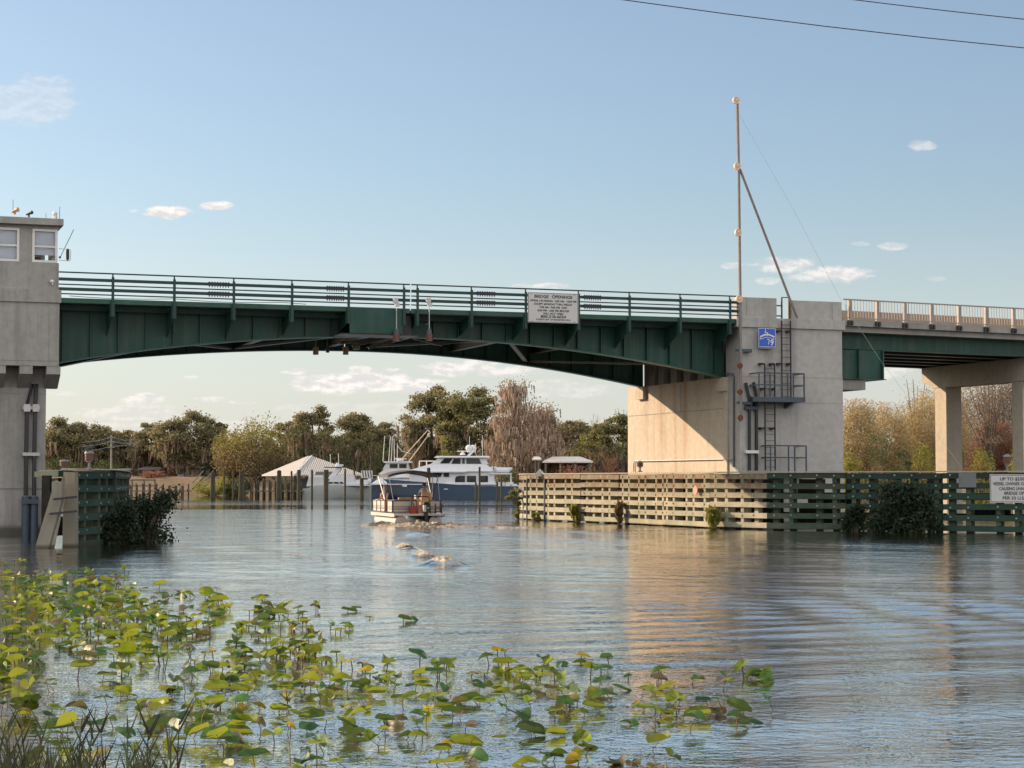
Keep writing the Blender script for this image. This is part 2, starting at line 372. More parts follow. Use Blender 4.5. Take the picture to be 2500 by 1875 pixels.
fc = np.stack([idx[:-1,:-1], idx[:-1,1:], idx[1:,1:], idx[1:,:-1]], -1).reshape(-1, 4)
wm, nt, b = new_mat('river_water')
L = nt.links
g = N(nt, 'ShaderNodeNewGeometry'); sp = N(nt, 'ShaderNodeSeparateXYZ'); L.new(g.outputs['Position'], sp.inputs[0])
def wnoise(scale, detail, rough, st, rot=0, dist=0):
    m = N(nt, 'ShaderNodeMapping'); m.inputs['Scale'].default_value = st; m.inputs['Rotation'].default_value = (0, 0, rot)
    L.new(g.outputs['Position'], m.inputs[0]); n = N(nt, 'ShaderNodeTexNoise'); n.inputs['Scale'].default_value = scale
    n.inputs['Detail'].default_value = detail; n.inputs['Roughness'].default_value = rough; n.inputs['Distortion'].default_value = dist
    L.new(m.outputs[0], n.inputs[0]); return n.outputs[0]
def nm(op, a, b_=None, c=None):
    n = N(nt, 'ShaderNodeMath', operation=op)
    for i, v in enumerate((a, b_, c)):
        if v is None: continue
        if isinstance(v, (int, float)): n.inputs[i].default_value = v
        else: L.new(v, n.inputs[i])
    return n.outputs[0]
def mr(v, a, b_, c=0, d=1, it='SMOOTHSTEP'):
    n = N(nt, 'ShaderNodeMapRange', interpolation_type=it); L.new(v, n.inputs[0])
    for i, q in enumerate((a, b_, c, d)): n.inputs[1+i].default_value = q
    return n.outputs[0]
n_big = wnoise(.22, 2, .5, (1, .6, 1), .1)
n_mid = wnoise(1.7, 4, .6, (.9, 1.15, 1), .12, .6)
n_fine = wnoise(6.5, 3, .6, (.9, 1.1, 1), -.15, .3)
n_zone = wnoise(.045, 3, .5, (.6, 1.6, 1), .2)
# calmer among the lily pads (near left), glassy strips towards the marina
Yc = sp.outputs[1]; Xc = sp.outputs[0]
edge = nm('ADD', Yc, nm('MULTIPLY', nm('SUBTRACT', n_zone, .5), 14.0))
xs_ = nm('DIVIDE', Xc, nm('MAXIMUM', Yc, 1.0))
right = mr(xs_, -.045, -.02, 0, 22)
b1 = mr(nm('ADD', edge, right), 150, 154, 1, .05)        # glassy belt in front of the marina
b2 = nm('MULTIPLY', mr(edge, 176, 180, 0, 1), mr(edge, 222, 230, 1, 0))
calm_far = nm('MAXIMUM', b1, nm('MULTIPLY', b2, .9)); calm_far = nm('MAXIMUM', calm_far, .05)
lily = mr(nm('ADD', nm('MULTIPLY', Yc, 1.0), nm('MULTIPLY', Xc, .9)), 26, 40, .62, 1)
amp = nm('MULTIPLY', nm('MULTIPLY', calm_far, lily), mr(n_zone, .3, .7, .7, 1.2))
hgt = nm('ADD', nm('MULTIPLY', n_mid, .023), nm('MULTIPLY', n_fine, .0095))
hgt = nm('ADD', hgt, nm('MULTIPLY', n_big, .022))
hgt = nm('MULTIPLY', hgt, amp)
bn = N(nt, 'ShaderNodeBump'); bn.inputs['Strength'].default_value = 1.0; bn.inputs['Distance'].default_value = 1.0
L.new(hgt, bn.inputs['Height']); L.new(bn.outputs[0], b.inputs['Normal'])
L.new(ramp(nt, n_zone, [(.3, (.030, .025, .013)), (.7, (.042, .036, .020))]), b.inputs['Base Color'])
b.inputs['Roughness'].default_value = .035; b.inputs['IOR'].default_value = 1.4; b.inputs['Specular IOR Level'].default_value = .5
gl = N(nt, 'ShaderNodeBsdfGlossy'); gl.inputs['Color'].default_value = (.98, .97, .95, 1); gl.inputs['Roughness'].default_value = .04; L.new(bn.outputs[0], gl.inputs['Normal'])
mxw = N(nt, 'ShaderNodeMixShader'); mxw.inputs[0].default_value = .82; L.new(b.outputs[0], mxw.inputs[1]); L.new(gl.outputs[0], mxw.inputs[2]); L.new(mxw.outputs[0], nt.nodes['Material Output'].inputs[0])
WATER = wm
me = np_mesh('river_water', np.stack([XX, YY, ZZ], -1).reshape(-1, 3), fc, wm, True)
wo_ = link_mesh('river_water', me); tag(wo_, kind='structure')

# ground: river bed, far banks and everything behind, one sheet
gx = np.unique(np.concatenate([np.linspace(-3000, -250, 12), np.linspace(-250, 120, 170), np.linspace(120, 3000, 14)]))
gy = np.unique(np.concatenate([np.linspace(-300, 100, 60), np.linspace(100, 345, 150), np.linspace(345, 5000, 30)]))
GX, GY = np.meshgrid(gx, gy); S = GY - shore(GX)
left = smooth(-22, -30, GX)
GZ = -1.6 + 2.2 * smooth(-3, 2.5, S) + .5*smooth(2, 14, S) + left * 1.9 * smooth(1.5, 11, S)
GZ = np.maximum(GZ, -1.6 + 2.1*smooth(12, 5, GY - 0*GX) * 1)
GZ = np.maximum(GZ, -1.6 + 3.2*smooth(-60, -75, GX) * smooth(200, 120, GY))
GZ += .12*np.sin(GX*.7+GY*.31)*np.sin(GY*.53-GX*.2)
ngy, ngx = GX.shape; idx = np.arange(ngy*ngx).reshape(ngy, ngx)
fc = np.stack([idx[:-1,:-1], idx[:-1,1:], idx[1:,1:], idx[1:,:-1]], -1).reshape(-1, 4)
gm, nt, b = new_mat('river_bank_ground')
n1 = noise(nt, .15, 5); n2 = noise(nt, 2.5, 5)
cc = mixc(nt, .5, ramp(nt, n1, [(.35, (.16, .12, .06)), (.65, (.34, .21, .14))]), ramp(nt, n2, [(.35, (.07, .06, .03)), (.7, (.22, .16, .09))]))
nt.links.new(cc, b.inputs['Base Color']); b.inputs['Roughness'].default_value = .95
gme = np_mesh('ground', np.stack([GX, GY, GZ], -1).reshape(-1, 3), fc, gm, True)
tag(link_mesh('ground', gme), kind='structure')

# foam: churned wake behind the pontoon boat and crests on the wash mounds
fm, nt, b = new_mat('churned_foam')
nA = noise(nt, 6, 6, .75, (1, .5, 1)); nB = noise(nt, 14, 5, .7)
nt.links.new(ramp(nt, nA, [(.38, (.16, .12, .07)), (.50, (.52, .42, .27)), (.60, (.88, .82, .70))]), b.inputs['Base Color'])
b.inputs['Roughness'].default_value = .45
bump(nt, b, nB, 1.0, .15)
def foam_patch(name, x0, x1, yc, hw, hmax, seed, parent=None):
    r = np.random.RandomState(seed)
    nxp, nyp = int((x1-x0)/.09), 40
    u = np.linspace(0, 1, nxp); v = np.linspace(-1, 1, nyp); U, V = np.meshgrid(u, v)
    ph = r.rand(12)*6.28
    X = x0 + (x1-x0)*U; yc_ = np.interp(U, *yc); w_ = np.interp(U, *hw); hm = np.interp(U, *hmax)
    Y = yc_ + V*w_
    nse = sum(np.sin(X*f1 + Y*f2 + p) for f1, f2, p in zip(r.uniform(1.5, 9, 12)*r.choice([-1, 1], 12), r.uniform(1, 6, 12), ph))/4.0
    nse2 = sum(np.sin(X*f1 + Y*f2 + p) for f1, f2, p in zip(r.uniform(9, 24, 12)*r.choice([-1, 1], 12), r.uniform(5, 14, 12), ph))/4.0
    Z = hm*(1 - V**2)**.7*(.45 + .24*nse + .26*nse2) * np.clip(np.minimum(U, 1-U)*12, 0, 1)**.5 - .035 + wave_h(X, Y)
    idx = np.arange(nxp*nyp).reshape(nyp, nxp); fc = np.stack([idx[:-1,:-1], idx[:-1,1:], idx[1:,1:], idx[1:,:-1]], -1).reshape(-1, 4)
    o = link_mesh(name, np_mesh(name, np.stack([X, Y, Z], -1).reshape(-1, 3), fc, fm, True)); tag(o, kind='stuff')
    return o
g0 = ground_at(868, 1283); g1 = ground_at(1180, 1284)
f1 = foam_patch('foam', g0.x, g1.x, ([0, .18, .42, .6, 1], [g0.y, g0.y+1.6, g0.y+.2, g0.y-1.0, g0.y-2.8]), ([0, .25, .4, .7, 1], [.6, 1.8, 2.6, 2.4, 1.8]), ([0, .12, .3, .42, .62, .8, 1], [.05, .28, .16, .32, .32, .22, .12]), 3)
tag(f1, 'golden churned foam thrown up behind the pontoon boat', 'foam')
g0 = ground_at(1170, 1287); g1 = ground_at(1420, 1292)
f2 = foam_patch('foam', g0.x, g1.x, ([0, 1], [g0.y, g0.y-2.6]), ([0, .4, 1], [1.3, 1.0, .3]), ([0, .4, 1], [.16, .12, .04]), 5)
tag(f2, 'thin tail of foam trailing towards the timber fender', 'foam')
for k, (px, py, a, rx, ry) in enumerate(MOUNDS[:3]):
    gc = ground_at(px, py)
    f = foam_patch('foam', gc.x-.42, gc.x+.75, ([0, 1], [gc.y-.1, gc.y-1.1]), ([0, .3, 1], [.40, .70, .3]), ([0, .3, 1], [.07, .13, .03]), 11+k)
    tag(f, ['foamy crest on the farthest of three wash waves', 'foamy crest on the middle one of three wash waves', 'foamy crest on the nearest of three wash waves'][k], 'foam')
# ================================================================== THE BRIDGE
Z = dict(top=10.82, r1=(10.46, 10.585), t1=10.31, r2=(10.05, 10.18), t2=9.92, f=(9.55, 9.75), pb=9.02)
UM = bp(1002, 800, 0)[0]; UE = 30.75
def soff(u): return 8.66 - .0063 * (u - 15.3)**2
def soff_far(u): return soff(u) + .34 * max(0, (15.3 - u) / 15.3)**2
posts = [bp(p, 700, 0)[0] for p in (275, 425, 570, 712, 850, 985, 1018, 1150, 1282, 1411, 1535, 1659, 1780)]
def text(name, s, size, c, right, up, mat, parent, width=None, off=None):
    cu = bpy.data.curves.new(name, 'FONT'); cu.body = s; cu.align_x = 'CENTER'; cu.align_y = 'CENTER'; cu.size = 1; cu.extrude = 0; cu.offset = .026; cu.resolution_u = 3
    o = bpy.data.objects.new(name, cu); me = bpy.data.meshes.new_from_object(o); bpy.data.objects.remove(o)
    xs = [v.co.x for v in me.vertices]; w = max(xs) - min(xs); kx = (width / w) if width else size
    r, u = Vector(right), Vector(up); n = r.cross(u); cc = Vector(c) - ORI[parent.name] + n * (off or 0)
    for v in me.vertices: v.co = cc + r * (v.co.x * kx) + u * (v.co.y * size) + n*.0
    me.materials.clear(); me.materials.append(mat); me.name = name
    return link_mesh(name, me, parent)
def web_panel(B, ua, ub, w, th, fn, ztop, n=14):
    for k in range(n):
        a, b_ = ua + (ub-ua)*k/n, ua + (ub-ua)*(k+1)/n
        B.hexa([(a,w-th/2,fn(a)),(b_,w-th/2,fn(b_)),(b_,w+th/2,fn(b_)),(a,w+th/2,fn(a)),(a,w-th/2,ztop),(b_,w-th/2,ztop),(b_,w+th/2,ztop),(a,w+th/2,ztop)])
def leaf(ua, ub, pl, label, splices, tower_side):
    t = thing('bascule_leaf', label, 'bridge span', tuple(BW((ub if tower_side else ua, 6.5, 8.7))), 'two leaves of the drawbridge')
    # near and far plate girders
    for w, fn in ((1.7, soff), (11.2, soff_far)):
        B = MB(BW); web_panel(B, ua, ub, w, .05, fn, 9.42); 
        g = B.build('girder', M['green'], t)
        B = MB(BW); n = 14
        for k in range(n):
            a, b_ = ua + (ub-ua)*k/n, ua + (ub-ua)*(k+1)/n
            B.hexa([(a,w-.24,fn(a)-.06),(b_,w-.24,fn(b_)-.06),(b_,w+.24,fn(b_)-.06),(a,w+.24,fn(a)-.06),(a,w-.24,fn(a)),(b_,w-.24,fn(b_)),(b_,w+.24,fn(b_)),(a,w+.24,fn(a))])
        B.box((ua, w-.2, 9.42), (ub, w+.2, 9.47)); B.build('flange', M['green_lt'] if w < 5 else M['green'], g)
        u = ua + .35
        while u < ub - .1:
            B = MB(BW); B.box((u-.02, w-.19, fn(u)+.004), (u+.02, w-.027, 9.41)); u += 1.16
            B.build('stiffener', M['green'], g)
    # floor beams, stringers, deck
    B = MB(BW)
    B.box((ua, .12, 9.56), (ub, 12.8, 9.70)); B.build('deck', M['dark'], t)
    u = ua + 1.1
    while u < ub:
        B = MB(BW); B.box((u-.05, 1.73, max(8.72, soff(u)+.15)), (u+.05, 11.17, 9.5)); B.box((u-.16, 1.73, max(8.70, soff(u)+.12)), (u+.16, 11.17, max(8.72, soff(u)+.15)-.001)); B.build('floor_beam', M['girder_in'], t); u += 4.4
    B = MB(BW)
    for w in (3.2, 4.8, 6.4, 8.0, 9.6): B.box((ua, w-.07, 9.2), (ub, w+.07, 9.55))
    B.build('stringer', M['girder_in'], t)
    # lateral bracing seen from below
    u = ua + .9; s = 0
    while u < ub - 3.5:
        B = MB(BW); z0, z1 = soff(u)+.16, soff(u+4.2)+.16
        a, b_ = (1.9, 11.0) if s % 2 else (11.0, 1.9)
        B.beam((u, a, z0), (u+4.2, b_, z1), .22, .10); B.build('lateral_brace', M['girder_in'], t); u += 4.3; s += 1
    # fascia beam at the sidewalk edge, shelf below it
    B = MB(BW); B.box((ua, -.02, Z['f'][0]), (ub, .08, Z['f'][1])); B.box((ua, .081, Z['f'][0]), (ub, .30, Z['f'][0]+.02)); B.build('fascia', M['green_lt'], t)
    B = MB(BW); B.box((ua, 1.05, 9.34), (ub, 1.25, 9.36)); B.box((ua, 1.13, 9.36), (ub, 1.17, 9.555)); B.build('sidewalk_stringer', M['green'], t)
    # rails
    B = MB(BW); B.box((ua, -.03, Z['top']-.035), (ub, .03, Z['top']+.02)); B.build('handrail', M['dark'], t)
    for z0, z1 in (Z['r1'], Z['r2']):
        B = MB(BW); B.box((ua, -.06, z0), (ub, .02, z1)); rr = B.build('guard_rail', M['green_rail'], t)
        for sp_ in splices:
            u0, u1 = bp(sp_[0], 700, 0)[0], bp(sp_[1], 700, 0)[0]
            B = MB(BW); B.box((u0, -.085, z0-.015), (u1, -.0605, z1+.015))
            for q in range(8):
                uu = u0 + (u1-u0)*(q+.5)/8; B.box((uu-.02, -.12, z0-.075), (uu+.02, -.086, z0-.0155)); B.box((uu-.02, -.11, z1+.0155), (uu+.02, -.086, z1+.04))
            B.build('splice_plate', M['dark'], rr)
    for zt in (Z['t1'], Z['t2']):
        B = MB(BW); B.box((ua, -.02, zt-.025), (ub, .03, zt+.025)); B.build('mid_rail', M['dark'], t)
    # far side railing
    B = MB(BW)
    for z in (10.8, 10.5, 10.15): B.box((ua, 12.86, z-.04), (ub, 12.9, z+.02))
    for u in pl: B.box((u-.05, 12.9, 9.6), (u+.05, 13.0, 10.8))
    B.build('far_railing', M['green_rail'], t)
    B = MB(BW); B.box((ua, 12.75, 9.5), (ub, 12.84, 9.76)); B.build('far_fascia', M['green_lt'], t)
    for u in pl:
        B = MB(BW); B.box((u-.055, -.12, Z['pb']), (u+.055, -.062, Z['r1'][1]+.08)); B.box((u-.03, -.055, Z['r1'][1]+.004), (u+.03, -.031, Z['top']-.036))
        B.box((u-.075, -.062, Z['pb']+.004), (u-.056, -.022, 9.5)); B.build('rail_post', M['green_rail'], t)
        B = MB(BW); B.prism([(u-.012, -.02, 9.54), (u-.012, 1.66, 9.40), (u-.012, 1.66, max(soff(u)+.1, 8.35)), (u-.012, -.02, Z['pb']+.05)], (.024, 0, 0))
        B.box((u-.10, -.02, Z['pb']+.002), (u+.10, .06, 9.545)); B.build('bracket', M['green'], t)
    return t
pl_l = [u for u in posts if u < UM]; pl_r = [u for u in posts if u >= UM]
LL = leaf(bp(144.5, 600, 0)[0]+.004, UM-.03, pl_l, 'dark green half of the drawbridge hinged at the operator tower', [(507, 560), (795, 840)], True)
RL = leaf(UM+.03, UE+.2, pl_r, 'dark green half of the drawbridge carrying the bridge openings sign', [(1162, 1208), (1423, 1466)], False)
# deep plate at the toe of the left leaf
B = MB(BW); B.box((posts[4]+.06, -.05, 8.62), (posts[5]-.06, -.025, Z['f'][1]-.01)); B.build('toe_plate', M['green'], LL)
B = MB(BW); B.box((posts[4]-.3, -.04, 8.55), (posts[6]+.1, 1.6, 8.6)); B.build('toe_walkway', M['girder_in'], LL)
B = MB(BW); B.box((posts[5]+.1, .5, 8.64), (posts[6]-.1, 1.3, 9.5)); B.build('centre_gap_block', M['black'], LL)  # black block filling the opening at the leaf seam
for px, L_ in ((968, LL), (1048, RL)):
    u = bp(px, 760, -.25)[0]; z = lambda y: bp(px, y, -.25)[1]
    B = MB(BW); B.tube([(u, -.25, z(752)), (u, -.25, z(803))], .022, 8); B.box((u-.14, -.34, z(739)), (u+.05, -.16, z(728))); B.box((u-.07, -.33, z(748)), (u+.12, -.17, z(739)-.002))
    B.beam((u, -.25, z(790)), (u, .3, z(790)), .03, .03); nl = B.build('navigation_light', M['galv'], L_)
    B = MB(BW); B.tube([(u, -.25, z(816)), (u, -.25, z(803)+.0)], .13, 10, .09); B.build('lamp_cap', M['bluesteel'], nl)
    B = MB(BW); B.tube([(u, -.25, z(832)), (u, -.25, z(816)-.003)], .15, 10); B.build('lamp_lens', M['lens'], nl)
for px, y0, y1, r_ in ((771, 847, 866, .13), (844, 847, 866, .13), (800, 846, 861, .08), (870, 838, 853, .16)):
    w = 5.5; u = bp(px, y0, w)[0]; z0, z1 = bp(px, y1, w)[1], bp(px, y0, w)[1]
    B = MB(BW); B.tube([(u, w, z0), (u, w, z1)], r_, 10); B.tube([(u, w, z1), (u, w, 9.2)], .04, 6); B.build('underdeck_lamp', M['tan'] if r_ > .1 else M['dark'], LL)
B = MB(BW)
for (a, b_) in (((830, 838), (905, 828)), ((860, 845), (940, 825)), ((900, 850), (995, 822)), ((1010, 825), (1080, 842)), ((1060, 840), (1140, 832))):
    ua_, za = bp(a[0], a[1], 3.2); ub_, zb = bp(b_[0], b_[1], 3.0); B.beam((ua_, 3.2, za), (ub_, 3.0, zb), .16, .12)
B.build('service_walkway', M['girder_in'], LL)
# sagging cable along the sidewalk edge
B = MB(BW); pts = []
for k in range(41):
    u = .3 + 10*k/40; pts.append((u, .1, 9.86 - .07*abs(math.sin(u*math.pi/4.6))))
B.tube(pts, .012, 4); B.build('cable', M['dark'], LL)

# ---- sign: bridge openings
def sign_board(name, label, px0, px1, y0, y1, w, lines, cat='sign', bolts=True, tf=None, post=None):
    u0, z1 = bp(px0, y0, w); u1, z0 = bp(px1, y1, w)
    t = thing(name, label, cat, tuple(BW(((u0+u1)/2, w, z0))))
    B = MB(BW); B.box((u0, w, z0), (u1, w+.03, z1)); B.build('panel', M['signwhite'], t)
    B = MB(BW); e = .035; i = .02
    for a, b_ in (((u0+i, z0+i), (u1-i, z0+e)), ((u0+i, z1-e), (u1-i, z1-i)), ((u0+i, z0+e), (u0+e, z1-e)), ((u1-e, z0+e), (u1-i, z1-e))):
        B.box((a[0], w-.004, a[1]), (b_[0], w-.001, b_[1]))
    B.build('border_line', M['black'], t)
    W_, H_ = u1-u0, z1-z0; texts = []
    for (s, fy, fh, fw) in lines:
        c = BW(((u0+u1)/2, w-.006, z1 - fy*H_)); texts.append(text('lettering', s, fh*H_*1.38, c, UB, (0, 0, 1), M['black'], t, fw*W_))
    if bolts:
        B = MB(BW)
        for fu in (.08, .5, .92):
            for fz in (.06, .94): B.ball((u0+fu*W_, w-.006, z0+fz*H_), .016, 6, 4)
        B.build('bolt', M['dark'], t)
    return t
sign_board('bridge_sign', 'white metal sign headed BRIDGE OPENINGS hung on the green railing', 1289, 1412, 713, 790, -.2,
   [('BRIDGE   OPENINGS', .135, .105, .75), ('OPENS ON SIGNAL  6:00 AM - 10:00 PM', .275, .068, .92), ('EXCEPT MONDAY THRU FRIDAY', .385, .068, .76),
    ('7:00 AM - 9:00 AM  AND', .49, .068, .55), ('4:00 PM - 6:00 PM BRIDGE', .60, .068, .63), ('WILL NOT OPEN', .70, .068, .40), ('800-318-6034', .80, .095, .50), ('FLORIDA DEPT. OF TRANSPORTATION', .90, .05, .68)])

# ================================================================== LEFT: operator tower and pier
TW = thing('bridge_tower', 'grey concrete drawbridge operator tower with flat roof and white framed windows', 'tower', tuple(BW((-4, 4, 0))))
zt = lambda y, w=0: bp(100, y, w)[1]
ce = bp(144.5, 600, 0)[0]
B = MB(BW); B.box((-11, 0, zt(893)), (bp(144.5, 800, 0)[0], 13, zt(738))); B.build('machinery_room_wall', M['tower'], TW)
B = MB(BW); B.box((-11, -.075, zt(738)), (bp(149.5, 720, 0)[0], 13.05, zt(707))); B.build('ledge', M['tower'], TW)
B = MB(BW); B.box((-11, .02, zt(707)), (ce, 7.5, zt(641))); B.build('parapet_wall', M['tower'], TW)
wins = [(-30, 47, 556, 636), (78.5, 140.5, 559, 640)]
B = MB(BW); us = [-11] + sum([[bp(a, 600, .05)[0], bp(b_, 600, .05)[0]] for a, b_, _, _ in wins], []) + [ce-.06]
ztop, zs, zh = zt(550), zt(641), zt(558)
for k in range(0, len(us), 2): B.box((us[k], .05, zs), (us[k+1], .35, ztop))
for k in range(1, len(us)-1, 2): B.box((us[k], .05, zh), (us[k+1], .35, ztop))
B.box((-11, .351, zs), (-10.7, 7.4, ztop)); B.box((-11, 7.1, zs), (ce-.06, 7.4, ztop)); B.box((ce-.3, .9, zs), (ce-.06, 1.3, ztop)); B.box((ce-.3, 5, zs), (ce-.06, 7.1, ztop)); B.box((ce-.3, 1.3, zh), (ce-.06, 5, ztop)); 
B.build('cab_wall', M['tower'], TW)
B = MB(BW); B.box((-11, .03, zt(558)), (ce+.03, .048, zt(550.5))); B.build('header_band', M['tower'], TW)
B = MB(BW); r1 = bp(155.5, 540, -.25)[0]; B.box((-11.3, -.25, zt(550)), (r1, 7.8, zt(534))); rf = B.build('roof', M['tower'], TW)
B = MB(BW); B.hexa([(-11.2,-.2,zt(534)+.001),(r1-.08,-.2,zt(534)+.001),(r1-.08,7.7,zt(534)+.001),(-11.2,7.7,zt(534)+.001),(-7,3,zt(512)),(-3.5,3,zt(520)),(-3.5,4.6,zt(520)),(-7,4.6,zt(512))]); B.build('roof_cover', M['tan'] if False else simple('roof_coating', (.55,.44,.36), .8), TW)
B = MB(BW); B.box((-3.3, -.262, zt(543)), (-2.6, -.252, zt(539))); B.build('vent', M['black'], TW)
for (a, b_, y0, y1) in wins:
    u0, u1 = bp(a, 600, .06)[0], bp(b_, 600, .06)[0]; z1, z0 = zh-.01, zs+.01
    B = MB(BW); e = .1; f0 = .02
    B.box((u0, f0, z0), (u1, .1, z0+e)); B.box((u0, f0, z1-e), (u1, .1, z1)); B.box((u0, f0, z0+e), (u0+e, .1, z1-e)); B.box((u1-e, f0, z0+e), (u1, .1, z1-e)); zm = z0 + (z1-z0)*.48
    B.box((u0+e, f0+.02, zm-.04), (u1-e, .09, zm+.04)); wf = B.build('window', M['white'], TW)
    B = MB(BW); B.quad((u0+e, .08, z0+e), (u1-e, .08, z0+e), (u1-e, .08, z1-e), (u0+e, .08, z1-e)); B.build('pane', M['clear'], wf)
    B = MB(BW); zb = zm - .35 if a > 0 else z0+e; B.box((u0+e, .16, zb), (u1-e, .17, z1-e)); B.build('blind', M['blind'], wf)
u0, u1 = bp(80, 600, .5)[0], bp(139, 600, .5)[0]
B = MB(BW); B.box((-3.4, 2.2, zs), (ce-.5, 2.3, zs+1.0)); B.build('control_console', M['signgrey'], TW)
B = MB(BW); B.box((u0, .7, zs+.42), (u0+.42, .9, zs+.72)); B.box((u0, .68, zs+.30), (u0+.42, .9, zs+.36)); B.build('notice_board', M['lampwhite'], TW)
B = MB(BW)
for q in range(5): B.ball((u0+.45+.12*q, .6, zs+.12+.1*((q*3) % 4)), .045, 8, 5)
B.build('desk_clutter', M['white'], TW)
# corbels and lower pier
for px in (-2, 64, 131):
    u = bp(px, 900, .0)[0]; hw = .26 if px < 120 else .28
    B = MB(BW); pts = [(u-hw, 0.02, zt(893)-.002), (u-hw, .02, zt(913)), (u-hw, 1.0, zt(945)), (u-hw, 1.5, zt(945)), (u-hw, 1.5, zt(893)-.002)]
    B.prism(pts, (hw*2, 0, 0)); B.build('corbel', M['tower'], TW)
B = MB(BW); ur = bp(112, 1000, 1.0)[0]; ut = bp(141, 900, .5)[0]
B.hexa([(-11, 1, zt(945)), (ur, 1, zt(945)), (ur, 12.9, zt(945)), (-11, 12.9, zt(945)), (-11, .9, zt(893)-.003), (ut, .9, zt(893)-.003), (ut, 12.9, zt(893)-.003), (-11, 12.9, zt(893)-.003)]); B.build('haunch', M['slab'], TW)
B = MB(BW); B.box((-11, 1.0, -1.6), (ur, 12.9, zt(945)-.002)); B.build('pier_wall', M['tower'], TW)
B = MB(BW); B.box((-11, .97, zt(1193)), (ur+.03, .999, zt(1190))); B.box((-11, .985, zt(960)), (ur, .999, zt(957))); B.build('form_joint', M['slab'], TW)
B = MB(BW); B.box((-11, -.012, zt(881)), (ce, -.001, zt(879))); B.box((bp(119, 800, 0)[0], -.01, zt(880)), (bp(120, 800, 0)[0], -.001, zt(745))); B.build('wall_joint', M['slab'], TW)
for k, (pa, pb) in enumerate(((80, 66), (90, 86))):
    u0 = bp(pa, 940, .8)[0]; u1 = bp(pb, 1000, .75)[0]
    B = MB(BW); B.tube([(u0, 1.0, zt(938, .8)), (u1, .75, zt(990, .75)), (bp(pb-2, 1100, .75)[0], .75, zt(1100, .75)), (bp(pb-3, 1210, .75)[0], .75, zt(1210, .75))], .085, 8); cd = B.build('conduit', M['black'], TW, smooth=True)
    uu = bp(pb-3, 1250, .7)[0]; B = MB(BW); B.tube([(uu, .72, -.6), (uu, .72, zt(1212, .72))], .17, 10); B.build('conduit_sleeve', M['bluesteel'], cd, smooth=True)
for y in (996, 1109):
    u0, u1 = bp(55, y, .75)[0], bp(97, y, .75)[0]; B = MB(BW); B.box((u0, .66, zt(y+4, .7)), (u1, .99, zt(y-4, .7)))
    if y < 1000:
        for p in (66, 88): uu = bp(p, y, .6)[0]; B.box((uu-.13, .6, zt(y+9, .6)), (uu+.13, .658, zt(y-9, .6)))
    B.build('conduit_bracket', M['galv'], TW)
u0 = bp(52, 1225, .6)[0]; u1 = bp(94, 1225, .6)[0]; B = MB(BW); B.box((u0, .5, zt(1230, .6)), (u1, .56, zt(1218, .6))); B.build('sleeve_clamp', M['bluesteel'], TW)
# mirror, aerials, lamps on the tower
zz = lambda y: bp(150, y, -.1)[1]; uu = lambda p: bp(p, 600, -.1)[0]
B = MB(BW)
for y in (607, 635): B.tube([(uu(144), -.1, zz(y)), (uu(170), -.1, zz(y+1)), (uu(172.5), -.1, zz(621+(y-621)*.8))], .018, 6)
B.tube([(uu(172.5), -.1, zz(610)), (uu(172.5), -.1, zz(632))], .018, 6); B.build('mirror_bracket', M['white'], TW)
B = MB(BW); c = uu(165.5)
B.grid([[(c + r_*.065*math.cos(a), -.1+dy, zz(621) + r_*(.13*math.sin(a) + (.11 if math.sin(a) > 0 else -.11))) for a in [2*math.pi*k/16 for k in range(16)]] for r_, dy in ((.01, -.03), (1, -.03), (1.05, 0), (.01, .02))], True); B.build('mirror', M['black'], TW)
B = MB(BW); B.tube([(uu(145), -.1, zz(630)), (uu(148), -.1, zz(627))], .05, 6); B.tube([(uu(148), -.1, zz(627)), (uu(179.5), -.1, zz(559))], .014, 5); B.build('whip_aerial', M['dark'], TW)
for p, y0, y1 in ((145.5, 504, 534), (31, 492, 523), (112, 522, 533)): B = MB(BW); B.tube([(uu(p), .0, zz(y1)), (uu(p), 0, zz(y0))], .012, 5); B.build('roof_aerial', M['dark'], TW)
for p, y, s in ((38, 518, 1), (73, 523, .8)):
    B = MB(BW); u = uu(p); B.tube([(u, .5, zz(y+6)), (u, .5, zz(y))], .05*s, 8); B.tube([(u-.1, .5, zz(y)), (u+.12, .3, zz(y-5))], [.05*s, .1*s], 8); B.build('roof_horn', M['dark'] if p > 50 else M['tan'], TW)
B = MB(BW); u = uu(134); B.tube([(u, .1, zz(534)), (u, .1, zz(526))], .08, 10); B.ball((u, .1, zz(521)), (.09, .09, .11)); B.box((u+.08, .02, zz(534)), (u+.1, .18, zz(516))); B.build('siren', M['white'], TW)
B = MB(BW); u = bp(127, 690, -.1)[0]; B.ball((u, -.1, zz(688)), (.09, .09, .08)); B.tube([(u, -.1, zz(690)), (u+.03, -.16, zz(696))], .03, 6); B.build('camera_dome', M['white'], TW)

